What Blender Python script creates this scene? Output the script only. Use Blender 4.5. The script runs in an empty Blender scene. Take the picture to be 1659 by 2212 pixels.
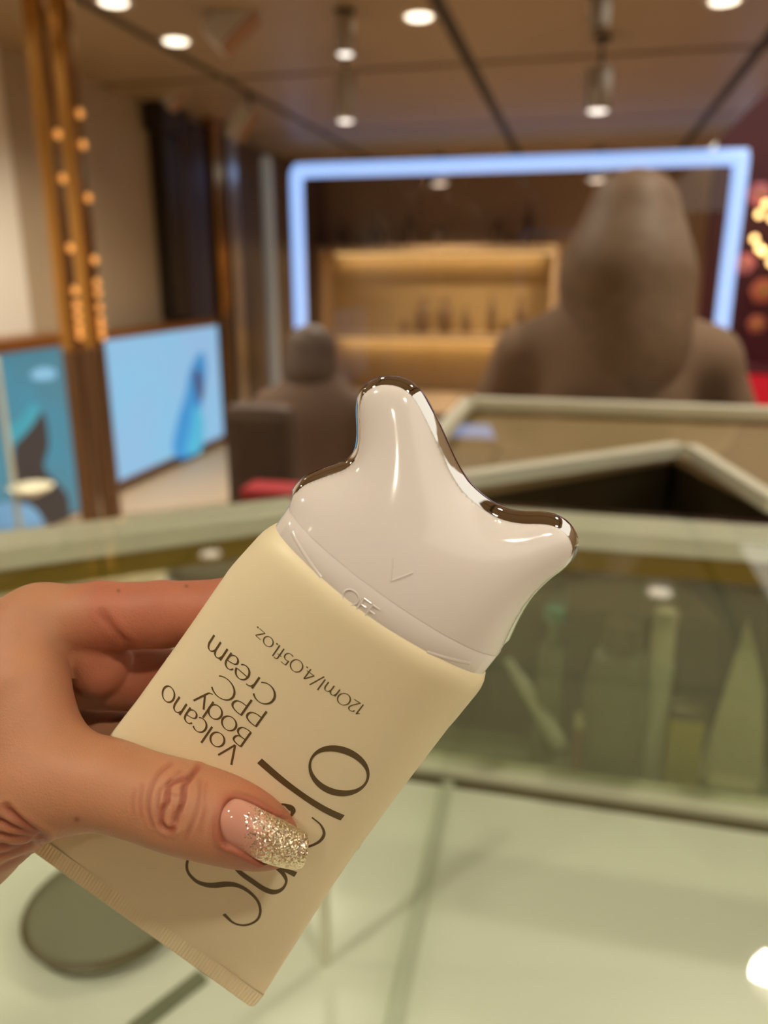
import bpy, bmesh, math, random
import numpy as np
from mathutils import Matrix, Vector
random.seed(7)
RNG = np.random.default_rng(11)
SC = bpy.context.scene
COL = SC.collection

# ------------------------------------------------------------------ camera, world, light, exposure
FPX, CX, CY = 1700.0, 829.5, 1106.0
PITCH, YAW = math.radians(16.7), math.radians(13.6)
CAM = np.array([0.0, 0.0, 1.35])
cd = bpy.data.cameras.new('camera')
cam = bpy.data.objects.new('camera', cd); COL.objects.link(cam)
cam.location = CAM; cam.rotation_euler = (math.pi / 2 - PITCH, 0, YAW)
cd.sensor_fit = 'HORIZONTAL'; cd.sensor_width = 36.0; cd.lens = 36.0 * FPX / 1659.0
cd.clip_start = 0.01; cd.clip_end = 60
cd.dof.use_dof = True; cd.dof.focus_distance = 0.163; cd.dof.aperture_fstop = cd.lens / 2.75
SC.camera = cam
vs = SC.view_settings
vs.view_transform = 'Standard'; vs.look = 'None'; vs.gamma = 1.0; vs.use_curve_mapping = False
vs.exposure = -0.36
world = bpy.data.worlds.new('world'); SC.world = world; world.use_nodes = True
bg = world.node_tree.nodes['Background']
bg.inputs[0].default_value = (1.0, 0.92, 0.77, 1); bg.inputs[1].default_value = 1.5

cy = SC.cycles
cy.max_bounces = 6; cy.diffuse_bounces = 3; cy.glossy_bounces = 3; cy.transmission_bounces = 3; cy.transparent_max_bounces = 10
cy.use_light_tree = False; cy.caustics_reflective = False; cy.caustics_refractive = False

CEIL = 2.5
LAMPS_SEEN = [(-0.817, 4.066), (-2.10, 4.163), (-2.076, 3.55), (0.518, 4.159)]
LAMPS_NEAR = [(-0.8, 2.1), (-2.1, 2.1), (0.57, 1.66), (-2.0, 0.2), (-0.75, -0.35), (0.7, -0.4), (-2.1, -1.4), (0.0, -1.5)]  # unseen lamps added as key light, except the one mirrored in the glass
LAMP_W = 75.0
NEAR_W = 75.0

# ------------------------------------------------------------------ helpers
_r = np.array([math.cos(YAW), math.sin(YAW), 0.0])
_fh = np.array([-math.sin(YAW), math.cos(YAW), 0.0])
_f = _fh * math.cos(PITCH) + np.array([0, 0, -math.sin(PITCH)])
_u = np.cross(_r, _f)
def ray(x, y): return _r * (x - CX) / FPX - _u * (y - CY) / FPX + _f
def on_x(x, y, X): d = ray(x, y); return CAM + d * (X - CAM[0]) / d[0]
def on_y(x, y, Y): d = ray(x, y); return CAM + d * (Y - CAM[1]) / d[1]
def on_z(x, y, Zv): d = ray(x, y); return CAM + d * (Zv - CAM[2]) / d[2]
def cam2world(p):                                   # camera axes (x right, y up, z back), metres
    p = np.asarray(p, float)
    return CAM + p[..., 0:1] * _r + p[..., 1:2] * _u - p[..., 2:3] * _f

def lin(c):
    return tuple(((v / 255.0) / 12.92 if v / 255.0 <= 0.04045 else (((v / 255.0) + 0.055) / 1.055) ** 2.4) for v in c)

def pbr(name, rgb, rough=0.5, metal=0.0, var=0.06, scale=20.0, bump=0.0, bscale=200.0, spec=0.5, coat=0.0, emit=None, estr=0.0, sss=0.0, aniso=None):
    m = bpy.data.materials.new(name); m.use_nodes = True
    nt = m.node_tree; b = nt.nodes['Principled BSDF']
    c = lin(rgb)
    tc = nt.nodes.new('ShaderNodeTexCoord')
    n = nt.nodes.new('ShaderNodeTexNoise'); n.inputs['Scale'].default_value = scale; n.inputs['Detail'].default_value = 3
    nt.links.new(tc.outputs['Object'], n.inputs['Vector'])
    r = nt.nodes.new('ShaderNodeMapRange'); r.inputs[3].default_value = 1 - var; r.inputs[4].default_value = 1 + var
    nt.links.new(n.outputs['Fac'], r.inputs[0])
    mx = nt.nodes.new('ShaderNodeMix'); mx.data_type = 'RGBA'; mx.blend_type = 'MULTIPLY'
    mx.inputs[0].default_value = 1.0; mx.inputs[6].default_value = (*c, 1)
    nt.links.new(r.outputs[0], mx.inputs[7]); nt.links.new(mx.outputs[2], b.inputs['Base Color'])
    b.inputs['Roughness'].default_value = rough; b.inputs['Metallic'].default_value = metal
    b.inputs['Specular IOR Level'].default_value = spec; b.inputs['Coat Weight'].default_value = coat
    b.inputs['Coat Roughness'].default_value = 0.03
    if emit is not None:
        b.inputs['Emission Color'].default_value = (*lin(emit), 1); b.inputs['Emission Strength'].default_value = estr
    if sss > 0:
        b.subsurface_method = 'BURLEY'; b.inputs['Subsurface Weight'].default_value = sss; b.inputs['Subsurface Radius'].default_value = (1.0, 0.8, 0.5); b.inputs['Subsurface Scale'].default_value = 0.003
    if bump > 0:
        n2 = nt.nodes.new('ShaderNodeTexNoise'); n2.inputs['Scale'].default_value = bscale; n2.inputs['Detail'].default_value = 4
        nt.links.new(tc.outputs['Object'], n2.inputs['Vector'])
        bp = nt.nodes.new('ShaderNodeBump'); bp.inputs['Strength'].default_value = bump; bp.inputs['Distance'].default_value = 0.001
        nt.links.new(n2.outputs['Fac'], bp.inputs['Height']); nt.links.new(bp.outputs[0], b.inputs['Normal'])
    return m

def pane_mat(name, tint, refl=1.0, ior=1.5):
    m = bpy.data.materials.new(name); m.use_nodes = True
    nt = m.node_tree; nt.nodes.clear()
    out = nt.nodes.new('ShaderNodeOutputMaterial')
    t = nt.nodes.new('ShaderNodeBsdfTransparent'); t.inputs[0].default_value = (*tint, 1)
    g = nt.nodes.new('ShaderNodeBsdfGlossy'); g.inputs['Roughness'].default_value = 0.02; g.inputs[0].default_value = (refl, refl, refl, 1)
    fr = nt.nodes.new('ShaderNodeFresnel'); fr.inputs[0].default_value = ior
    mx = nt.nodes.new('ShaderNodeMixShader')
    ge = nt.nodes.new('ShaderNodeNewGeometry'); inv = nt.nodes.new('ShaderNodeMath'); inv.operation = 'SUBTRACT'; inv.inputs[0].default_value = 1.0
    nt.links.new(ge.outputs['Backfacing'], inv.inputs[1])
    mu = nt.nodes.new('ShaderNodeMath'); mu.operation = 'MULTIPLY'; nt.links.new(fr.outputs[0], mu.inputs[0]); nt.links.new(inv.outputs[0], mu.inputs[1])
    nt.links.new(mu.outputs[0], mx.inputs[0]); nt.links.new(t.outputs[0], mx.inputs[1]); nt.links.new(g.outputs[0], mx.inputs[2])
    nt.links.new(mx.outputs[0], out.inputs[0])
    return m

def mesh_obj(name, verts, faces, mat=None, parent=None, smooth=False, loc=None):
    me = bpy.data.meshes.new(name)
    verts = np.asarray(verts, float)
    if loc is not None: verts = verts - np.asarray(loc, float)
    me.from_pydata([tuple(v) for v in verts], [], [tuple(int(i) for i in f) for f in faces]); me.update()
    o = bpy.data.objects.new(name, me); COL.objects.link(o)
    if loc is not None: o.location = tuple(loc)
    if mat: me.materials.append(mat)
    if smooth: me.polygons.foreach_set('use_smooth', [True] * len(me.polygons))
    if parent: o.parent = parent
    return o

def bm_obj(name, bm, mat=None, parent=None, smooth=False, loc=None):
    bmesh.ops.recalc_face_normals(bm, faces=bm.faces)
    me = bpy.data.meshes.new(name); bm.to_mesh(me); bm.free()
    o = bpy.data.objects.new(name, me); COL.objects.link(o)
    if mat: me.materials.append(mat)
    if smooth: me.polygons.foreach_set('use_smooth', [True] * len(me.polygons))
    if parent: o.parent = parent
    if loc is not None: o.location = tuple(loc)
    return o

def empty(name, loc, label=None, cat=None, group=None, rotz=0.0):
    o = bpy.data.objects.new(name, None); COL.objects.link(o); o.location = tuple(loc); o.rotation_euler = (0, 0, rotz)
    o.empty_display_size = 0.05
    if label: tag(o, label, cat, group)
    return o
def tag(o, label, cat=None, group=None, kind=None):
    o['label'] = label
    if cat: o['category'] = cat
    if group: o['group'] = group
    if kind: o['kind'] = kind
    return o
def struct(o, label=None):
    o['kind'] = 'structure'
    if label: o['label'] = label
    return o

def box_bm(lo, hi, bev=0.0):
    bm = bmesh.new(); bmesh.ops.create_cube(bm, size=1.0)
    lo, hi = Vector(lo), Vector(hi); s = hi - lo; c = (hi + lo) / 2
    for v in bm.verts: v.co = Vector((v.co.x * s.x, v.co.y * s.y, v.co.z * s.z)) + c
    if bev > 0: bmesh.ops.bevel(bm, geom=bm.edges[:], offset=bev, segments=2, affect='EDGES', profile=0.6)
    return bm
def box(name, lo, hi, mat, parent=None, bev=0.0, loc=None):
    if loc is not None: lo = Vector(lo) - Vector(loc); hi = Vector(hi) - Vector(loc)
    return bm_obj(name, box_bm(lo, hi, bev), mat, parent, loc=loc)

def prism(name, poly, z0, z1, mat, parent=None, bev=0.0):
    bm = bmesh.new()
    a = [bm.verts.new((x, y, z0)) for x, y in poly]; b = [bm.verts.new((x, y, z1)) for x, y in poly]
    n = len(poly); bm.faces.new(a[::-1]); bm.faces.new(b)
    for i in range(n): bm.faces.new((a[i], a[(i + 1) % n], b[(i + 1) % n], b[i]))
    if bev > 0: bmesh.ops.bevel(bm, geom=bm.edges[:], offset=bev, segments=2, affect='EDGES', profile=0.6)
    return bm_obj(name, bm, mat, parent)

def bar(name, p, q, w, h, mat, parent=None, zdrop=0.0, inset=0.0):
    """horizontal bar from p to q (xy at top z), width w to the left side of p->q, height h downwards"""
    p = np.array(p, float); q = np.array(q, float)
    d = (q - p)[:2]; d = d / np.linalg.norm(d); n = np.array([-d[1], d[0]])
    z1 = p[2] - zdrop; z0 = z1 - h
    poly = [p[:2] + n * inset, q[:2] + n * inset, q[:2] + n * (inset + w), p[:2] + n * (inset + w)]
    return prism(name, poly, z0, z1, mat, parent, bev=min(w, h) * 0.12)

def lathe(name, prof, mat, parent=None, seg=28, loc=(0, 0, 0), rot=None, smooth=True):
    """profile list of (radius, z)"""
    vs_, fs = [], []
    for r, z in prof:
        for k in range(seg):
            a = 2 * math.pi * k / seg; vs_.append((r * math.cos(a), r * math.sin(a), z))
    m = len(prof)
    for i in range(m - 1):
        for k in range(seg):
            k2 = (k + 1) % seg; fs.append((i * seg + k, i * seg + k2, (i + 1) * seg + k2, (i + 1) * seg + k))
    fs.append(tuple(range(seg - 1, -1, -1))); fs.append(tuple((m - 1) * seg + k for k in range(seg)))
    o = mesh_obj(name, vs_, fs, mat, parent, smooth)
    o.location = loc
    if rot: o.rotation_euler = rot
    me = o.data
    if smooth:
        try: me.set_sharp_from_angle(angle=math.radians(40))
        except Exception: pass
    return o

def tube_along(name, pts, rad, mat, parent=None, seg=10):
    pts = np.asarray(pts, float); n = len(pts)
    rad = np.broadcast_to(np.asarray(rad, float), (n,))
    tang = np.gradient(pts, axis=0); tang /= np.linalg.norm(tang, axis=1)[:, None]
    ref = np.array([0.05, 0.998, 0.03])
    vs_, fs = [], []
    for i in range(n):
        a = np.cross(tang[i], ref); a /= np.linalg.norm(a); b = np.cross(tang[i], a)
        for k in range(seg):
            t = 2 * math.pi * k / seg; vs_.append(pts[i] + rad[i] * (a * math.cos(t) + b * math.sin(t)))
    for i in range(n - 1):
        for k in range(seg):
            k2 = (k + 1) % seg; fs.append((i * seg + k, i * seg + k2, (i + 1) * seg + k2, (i + 1) * seg + k))
    fs.append(tuple(range(seg - 1, -1, -1))); fs.append(tuple((n - 1) * seg + k for k in range(seg)))
    return mesh_obj(name, vs_, fs, mat, parent, True)

def catmull(pts, n=8, closed=False):
    P = np.asarray(pts, float); m = len(P); out = []
    rng_ = range(m) if closed else range(m - 1)
    for i in rng_:
        p0 = P[(i - 1) % m] if (closed or i > 0) else 2 * P[0] - P[1]
        p1 = P[i]; p2 = P[(i + 1) % m]
        p3 = P[(i + 2) % m] if (closed or i + 2 < m) else 2 * P[-1] - P[-2]
        for k in range(n):
            t = k / n
            out.append(0.5 * ((2 * p1) + (-p0 + p2) * t + (2 * p0 - 5 * p1 + 4 * p2 - p3) * t * t + (-p0 + 3 * p1 - 3 * p2 + p3) * t ** 3))
    if not closed: out.append(P[-1])
    return np.array(out)

# ------------------------------------------------------------------ implicit bodies (one continuous surface)
def sd_cone(p, a, b, ra, rb):
    ba = b - a; l2 = ba @ ba; rr = ra - rb; a2 = l2 - rr * rr; il2 = 1.0 / l2
    pa = p - a; y = pa @ ba; z = y - l2
    x2 = ((pa * l2 - y[..., None] * ba) ** 2).sum(-1); y2 = y * y * l2; z2 = z * z * l2
    k = np.sign(rr) * rr * rr * x2
    d = (np.sqrt(x2 * a2 * il2) + y * rr) * il2 - ra
    c1 = np.sign(z) * a2 * z2 > k; c2 = np.sign(y) * a2 * y2 < k
    d = np.where(c1, np.sqrt(x2 + z2) * il2 - rb, d)
    d = np.where(~c1 & c2, np.sqrt(x2 + y2) * il2 - ra, d)
    return d
def smin(a, b, k):
    h = np.maximum(k - np.abs(a - b), 0) / k
    return np.minimum(a, b) - h * h * k * 0.25
def chain_sd(p, joints, k=1.0):
    d = None
    for (a, ra), (b, rb) in zip(joints[:-1], joints[1:]):
        e = sd_cone(p, np.asarray(a, float), np.asarray(b, float), ra, rb)
        d = e if d is None else smin(d, e, k)
    return d
def surface_nets(fn, lo, hi, h, chunk=400000):
    lo = np.asarray(lo, float); hi = np.asarray(hi, float)
    n = np.ceil((hi - lo) / h).astype(int) + 1
    ax = [lo[i] + h * np.arange(n[i]) for i in range(3)]
    G = np.stack(np.meshgrid(*ax, indexing='ij'), -1).reshape(-1, 3)
    S = np.concatenate([fn(G[i:i + chunk]) for i in range(0, len(G), chunk)]).reshape(n)
    ins = S < 0
    nc = n - 1
    acc = np.zeros((*nc, 3)); cnt = np.zeros(tuple(nc))
    offs = [(0, 0, 0), (1, 0, 0), (0, 1, 0), (1, 1, 0), (0, 0, 1), (1, 0, 1), (0, 1, 1), (1, 1, 1)]
    def sl(o): return S[o[0]:o[0] + nc[0], o[1]:o[1] + nc[1], o[2]:o[2] + nc[2]]
    for i in range(8):
        for ax_ in range(3):
            if offs[i][ax_] == 0:
                j = list(offs[i]); j[ax_] = 1; j = tuple(j)
                s0, s1 = sl(offs[i]), sl(j)
                cr = (s0 < 0) != (s1 < 0)
                t = np.where(cr, s0 / np.where(cr, s0 - s1, 1), 0)
                for c in range(3):
                    acc[..., c] += np.where(cr, offs[i][c] + (t if c == ax_ else 0), 0)
                cnt += cr
    act = cnt > 0
    idx = -np.ones(tuple(nc), int); idx[act] = np.arange(act.sum())
    cell = np.argwhere(act)
    V = lo + h * (cell + acc[act] / cnt[act][:, None])
    F = []
    for ax_ in range(3):
        b, c = [(1, 2), (2, 0), (0, 1)][ax_]
        s0 = [slice(1, n[i] - 1) for i in range(3)]; s1 = list(s0)
        s0[ax_] = slice(0, n[ax_] - 1); s1[ax_] = slice(1, n[ax_])
        A_, B_ = ins[tuple(s0)], ins[tuple(s1)]
        for flip in (False, True):
            e = np.argwhere((A_ & ~B_) if not flip else (~A_ & B_))
            if not len(e): continue
            base = e.copy()
            for i in range(3):
                if i != ax_: base[:, i] += 1
            def at_(db, dc):
                q = base.copy(); q[:, b] += db; q[:, c] += dc; return idx[q[:, 0], q[:, 1], q[:, 2]]
            quad = np.stack([at_(-1, -1), at_(0, -1), at_(0, 0), at_(-1, 0)], 1)
            F.append(quad[:, ::-1] if flip else quad)
    F = np.concatenate(F); F = F[(F >= 0).all(1)]
    return V, F
def sdf_normals(fn, V, e):
    g = np.stack([fn(V + np.eye(3)[i] * e) - fn(V - np.eye(3)[i] * e) for i in range(3)], -1)
    return g / (np.linalg.norm(g, axis=1)[:, None] + 1e-12)
def project_sdf(fn, V, e, it=2):
    for _ in range(it):
        V = V - sdf_normals(fn, V, e) * fn(V)[:, None] * 0.9
    return V
def subdivide(V, F):
    nv = len(V)
    ed = np.stack([F, np.roll(F, -1, axis=1)], -1).reshape(-1, 2)
    ed.sort(axis=1)
    uq, inv = np.unique(ed[:, 0] * nv + ed[:, 1], return_inverse=True)
    e0, e1 = uq // nv, uq % nv
    Ve = (V[e0] + V[e1]) / 2; Vf = V[F].mean(1)
    inv = inv.reshape(-1, 4) + nv; fi = np.arange(len(F)) + nv + len(uq)
    q = [np.stack([F[:, k], inv[:, k], fi, inv[:, (k - 1) % 4]], 1) for k in range(4)]
    return np.concatenate([V, Ve, Vf]), np.concatenate(q)
def fast_mesh(name, V, F, mat=None, parent=None, loc=(0, 0, 0), smooth=True):
    me = bpy.data.meshes.new(name); n, m = len(V), len(F)
    V = np.asarray(V, np.float32) - np.asarray(loc, np.float32)
    me.vertices.add(n); me.vertices.foreach_set('co', V.ravel())
    k = F.shape[1]
    me.loops.add(m * k); me.loops.foreach_set('vertex_index', F.astype(np.int32).ravel())
    me.polygons.add(m); me.polygons.foreach_set('loop_start', (np.arange(m) * k).astype(np.int32))
    me.polygons.foreach_set('use_smooth', np.full(m, smooth)); me.update(calc_edges=True); me.validate()
    o = bpy.data.objects.new(name, me); COL.objects.link(o); o.location = tuple(loc)
    if mat: me.materials.append(mat)
    if parent: o.parent = parent
    return o

# ------------------------------------------------------------------ materials
M = {}
M['ceiling'] = pbr('ceiling_panel', (158, 134, 102), 0.45, var=0.03, scale=2)
M['groove'] = pbr('ceiling_joint', (62, 52, 40), 0.7)
M['floor'] = pbr('floor_stone', (186, 164, 136), 0.5, var=0.08, scale=3)
M['wall_brown'] = pbr('brown_wall', (176, 148, 112), 0.5, var=0.04, scale=2)
M['wall_dark'] = pbr('dark_brown_wall', (96, 76, 58), 0.4, var=0.05, scale=3)
M['wall_light'] = pbr('pale_wall', (236, 228, 214), 0.6, var=0.02, scale=2)
M['wall_beige'] = pbr('beige_panel', (176, 158, 132), 0.5, var=0.03, scale=2)
M['maroon'] = pbr('maroon_wall', (84, 26, 36), 0.5, var=0.25, scale=4)
M['bronze'] = pbr('bronze_frame', (150, 98, 46), 0.3, 0.6, var=0.15, scale=9)
M['gold'] = pbr('polished_gold', (200, 150, 80), 0.22, 1.0, var=0.1, scale=6, bump=0.4, bscale=9)
M['gold_dull'] = pbr('olive_gold_strip', (128, 106, 16), 0.4, 0.3, var=0.08, scale=12)
M['rim'] = pbr('pale_green_grey_rim', (224, 222, 202), 0.35, 0.0, var=0.03, scale=12)
M['white_board'] = pbr('white_display_board', (232, 233, 218), 0.35, var=0.02, scale=5)
M['dark_olive'] = pbr('dark_olive_panel', (88, 78, 50), 0.4, var=0.2, scale=6)
M['grey_green'] = pbr('grey_green_plastic', (122, 126, 102), 0.4, var=0.1, scale=9)
M['pale_green'] = pbr('pale_green_plastic', (204, 206, 188), 0.3, var=0.06, scale=9)
M['steel'] = pbr('brushed_steel', (190, 186, 180), 0.28, 1.0, var=0.05, scale=30)
M['grey_fix'] = pbr('grey_fixture', (214, 210, 204), 0.5, 0.0, var=0.05, scale=20)
M['copper'] = pbr('copper_side', (150, 112, 84), 0.4, 0.3, var=0.05)
M['dark_metal'] = pbr('dark_metal', (50, 44, 36), 0.45, 0.4)
M['lamp'] = pbr('lamp_glow', (255, 244, 225), 0.5, emit=(255, 240, 214), estr=4.0)
M['lamp_far'] = pbr('spot_glow', (255, 248, 240), 0.5, emit=(255, 246, 236), estr=2.6)
M['led'] = pbr('cool_led', (190, 214, 255), 0.5, emit=(150, 190, 255), estr=1.35)
M['led_dim'] = pbr('grey_tube', (190, 194, 190), 0.4, emit=(160, 170, 172), estr=0.22)
M['strip'] = pbr('warm_strip', (255, 220, 150), 0.5, emit=(255, 228, 165), estr=0.8)
M['shelf_wood'] = pbr('warm_shelf', (176, 146, 96), 0.5, var=0.06, scale=8)
M['bottle'] = pbr('brown_bottle', (110, 84, 56), 0.35, var=0.2, scale=12)
M['glass_top'] = pane_mat('counter_glass', (0.955, 0.975, 0.945))
M['glass_back'] = pane_mat('green_back_glass', (0.86, 0.89, 0.80))
nt_ = M['glass_back'].node_tree; o_ = [n for n in nt_.nodes if n.type == 'OUTPUT_MATERIAL'][0]; src_ = o_.inputs[0].links[0].from_socket
df_ = nt_.nodes.new('ShaderNodeBsdfDiffuse'); df_.inputs[0].default_value = (0.62, 0.62, 0.46, 1); mf_ = nt_.nodes.new('ShaderNodeMixShader'); mf_.inputs[0].default_value = 0.14  # pale diffuse mix stands in for reflected haze on the back glass
nt_.links.new(src_, mf_.inputs[1]); nt_.links.new(df_.outputs[0], mf_.inputs[2]); nt_.links.new(mf_.outputs[0], o_.inputs[0])
M['glass_bronze'] = pane_mat('bronze_glass', (0.93, 0.88, 0.82))
M['coat'] = pbr('brown_coat', (128, 102, 80), 0.8, var=0.1, scale=10)
M['hair'] = pbr('brown_hair', (118, 94, 72), 0.6, var=0.3, scale=30)
M['dark_hair'] = pbr('dark_hair', (78, 60, 46), 0.6, var=0.3, scale=30)
M['skin_far'] = pbr('skin_far', (176, 128, 98), 0.5, var=0.05)
M['dark_cloth'] = pbr('dark_cloth', (96, 74, 58), 0.8, var=0.1)
M['red'] = pbr('red_lacquer', (176, 30, 40), 0.4, var=0.1)
M['red_lit'] = pbr('red_lit_panel', (210, 24, 44), 0.5, emit=(200, 20, 40), estr=0.55)
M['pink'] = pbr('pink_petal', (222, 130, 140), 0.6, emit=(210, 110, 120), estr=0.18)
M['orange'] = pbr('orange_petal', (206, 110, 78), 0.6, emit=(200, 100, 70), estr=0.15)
M['orb'] = pbr('warm_bulb', (255, 220, 160), 0.4, emit=(255, 205, 130), estr=6.0)
M['glint'] = pbr('amber_glint', (240, 170, 90), 0.3, emit=(255, 175, 90), estr=1.1)
M['leaf'] = pbr('dark_leaf', (46, 58, 36), 0.6)
M['yellow'] = pbr('yellow_carton', (190, 172, 74), 0.5)
M['cream'] = pbr('cream_card', (228, 220, 190), 0.5)
M['dark_brown'] = pbr('dark_cabinet', (58, 48, 30), 0.3, var=0.3, scale=10)
M['bronze_dark'] = pbr('dark_bronze', (112, 82, 54), 0.35, 0.4, var=0.12, scale=9)
M['teal'] = pbr('teal_cap', (120, 190, 176), 0.4)
M['orange_box'] = pbr('orange_carton', (168, 112, 78), 0.5)

# ------------------------------------------------------------------ the setting
XL = -3.03
struct(box('floor', (-4.2, -3.0, -0.05), (4.5, 10.2, 0.0), M['floor']))
cl = struct(box('ceiling', (-3.2, -3.0, CEIL + 0.012), (1.08, 9.7, CEIL + 0.06), M['groove']))
xs = [-3.72, -2.21, -0.70, 0.83]; ys = [-2.43, -0.58, 1.27, 3.12, 4.97, 6.82, 8.67, 10.5]
G2 = 0.035
for i in range(4):
    for j in range(7):
        x0 = max(xs[i], -3.18) + G2; x1 = (xs[i + 1] if i < 3 else 1.08 + G2) - G2
        y0 = ys[j] + G2; y1 = min(ys[j + 1], 9.68) - G2
        box('ceiling_panel', (x0, y0, CEIL), (x1, y1, CEIL + 0.016), M['ceiling'], cl)
wl = struct(box('wall_left', (XL - 0.1, -3.0, 0), (XL, 4.0, CEIL), M['wall_light']))
box('panel', (XL - 0.1, 4.0, 0), (XL - 0.01, 5.5, CEIL), M['wall_beige'], wl)
box('panel', (XL - 0.1, 5.5, 0), (XL - 0.005, 9.7, CEIL), M['wall_dark'], wl)
struct(box('wall_back', (-3.2, 9.6, 0), (1.7, 9.7, CEIL), M['wall_brown']))
struct(box('wall_far', (1.15, 8.6, 0), (4.4, 8.7, 3.6), M['maroon']))

struct(box('wall_right_added', (3.2, -3.0, 0), (3.3, 8.6, 2.6), M['wall_brown']))  # unseen wall added to darken reflections and cut the ambient fill
struct(box('wall_front_added', (-3.2, -3.1, 0), (3.3, -3.0, 2.6), M['wall_brown']))  # likewise unseen, added behind the camera to hold back world light
# ------------------------------------------------------------------ ceiling lamps
def downlight(x, y, label, group='recessed ceiling downlights', power=LAMP_W, hot=False):
    t = empty('downlight', (x, y, CEIL - 0.002), label, 'ceiling lamp', group)
    lathe('trim_ring', [(0.062, 0), (0.078, -0.004), (0.082, 0.0), (0.082, 0.008), (0.062, 0.008)], M['grey_fix'], t)
    lathe('lens', [(0.0605, -0.001), (0.055, -0.006), (0.03, -0.008), (0.001, -0.0085)], M['lamp'], t)
    L = bpy.data.lights.new('downlight_light', 'SPOT'); L.energy = power; L.color = (1.0, 0.89, 0.71)
    L.spot_size = math.radians(140); L.spot_blend = 0.9; L.shadow_soft_size = 0.06
    lo = bpy.data.objects.new('downlight_light', L); COL.objects.link(lo); lo.parent = t; lo.location = (0, 0, -0.02)
    return t
seen_lab = ['round ceiling downlight right of the tall hanging spotlight', 'round ceiling downlight beside the large tilted spotlight', 'ceiling downlight cut by the top edge near the gold columns', 'ceiling downlight cut by the top edge at far right']
for (x, y), lb in zip(LAMPS_SEEN, seen_lab): downlight(x, y, lb)
NEAR_LAB = ['added overhead downlight just out of frame above the cap', 'added overhead downlight just out of frame above the gold columns', 'overhead downlight mirrored in the counter glass at lower right', 'added overhead downlight left of the hand', 'added overhead downlight behind the photographer at left', 'added overhead downlight behind the photographer at right', 'added overhead downlight by the pale wall behind the photographer', 'added overhead downlight farthest behind the photographer']
for (x, y), lb in zip(LAMPS_NEAR, NEAR_LAB): downlight(x, y, lb, 'downlights overhead', NEAR_W if y > -1 else 40.0)
downlight(-2.55, 2.75, 'added round recessed ceiling downlight over the pale wall', 'downlights overhead', 170.0)  # extra unseen lamp, added to brighten the pale wall

def cyl_spot(top, bottom, rad, label, glow='lamp_far', group='hanging cylinder spotlights', rod=True, power=60.0):
    top = np.array(top, float); bottom = np.array(bottom, float)
    t = empty('spotlight', (top[0], top[1], CEIL), label, 'spotlight', group)
    d = bottom - top; ln = np.linalg.norm(d); d /= ln
    R = Vector((0, 0, -1)).rotation_difference(Vector(d)).to_euler()
    rel = top - np.array([top[0], top[1], CEIL])
    lathe('barrel', [(rad * 0.6, 0), (rad, -0.01), (rad, -ln + 0.012), (rad * 0.92, -ln), (rad * 0.8, -ln), (rad * 0.78, -ln + 0.03)], M['steel'], t, loc=rel, rot=R, seg=20)
    lathe('lens', [(rad * 0.79, -ln + 0.004), (rad * 0.6, -ln - 0.004), (0.002, -ln - 0.008)], M[glow], t, loc=rel, rot=R, seg=20)
    if glow != 'dark_metal':
        L = bpy.data.lights.new('spot_light', 'SPOT'); L.energy = power; L.color = (1.0, 0.89, 0.71); L.spot_size = math.radians(150); L.spot_blend = 1.0; L.shadow_soft_size = 0.05
        lo_ = bpy.data.objects.new('spot_light', L); COL.objects.link(lo_); lo_.parent = t; lo_.location = tuple(rel + d * (ln + 0.03))
    if rod and CEIL - top[2] > 0.02:
        lathe('rod', [(0.008, rel[2] - 0.01), (0.008, 0.0)], M['dark_metal'], t, seg=8)
    lathe('canopy', [(0.04, -0.02), (0.045, -0.015), (0.045, 0.0)], M['dark_metal'], t, seg=16)
    return t
def spot_px(x, y0, y1, Y, rad, label, **k):
    a = on_y(x, y0, Y); b = on_y(x, y1, Y); b[0] = a[0]
    return cyl_spot(a, b, rad, label, **k)
spot_px(745, 150, 262, 4.6, 0.055, 'steel cylinder spotlight hanging lower of two above the light frame')
spot_px(745, 30, 118, 3.9, 0.045, 'steel cylinder spotlight hanging nearest the top, left of the round downlight', )
spot_px(1298, 140, 240, 4.6, 0.066, 'bright-faced cylinder spotlight over the right half of the light frame')
spot_px(1300, -40, 62, 3.4, 0.040, 'dark cylinder spotlight at the top edge, right of centre', glow='dark_metal')
spot_px(950, 372, 398, 8.4, 0.10, 'small far spotlight under the left half of the light bar', power=230.0)
spot_px(1291, 366, 390, 8.4, 0.11, 'small far spotlight under the right half of the light bar', power=230.0)
def tilt_spot(px0, px1, Y, rad, label):
    a = on_y(*px0, Y); b = on_y(*px1, Y); b[1] -= 0.05
    t = empty('track_spotlight', (a[0], a[1], CEIL), label, 'spotlight', 'tilted track spotlights')
    d = b - a; ln = np.linalg.norm(d)
    R = Vector((0, 0, -1)).rotation_difference(Vector(d / ln)).to_euler()
    rel = a - np.array([a[0], a[1], CEIL])
    h = bm_obj('housing', box_bm((-rad, -rad, -ln), (rad, rad, 0), rad * 0.18), M['grey_fix'], t); h.location = rel; h.rotation_euler = R
    s = bm_obj('side_plate', box_bm((rad, -rad * 0.9, -ln * 0.98), (rad * 1.15, rad * 0.9, -ln * 0.02), rad * 0.05), M['copper'], t); s.location = rel; s.rotation_euler = R
    if rel[2] < 0:
        lathe('rod', [(0.012, rel[2] * 1.2), (0.012, 0)], M['dark_metal'], t, seg=8)
    return t
tilt_spot((535, 12), (472, 100), 3.85, 0.062, 'large grey track spotlight with a copper side, tilted beside the gold pole')
tilt_spot((402, 180), (368, 232), 5.4, 0.045, 'small tilted track spotlight left of the gold pole')
tilt_spot((540, 235), (508, 300), 5.4, 0.05, 'small tilted track spotlight right of the gold pole')

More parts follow.
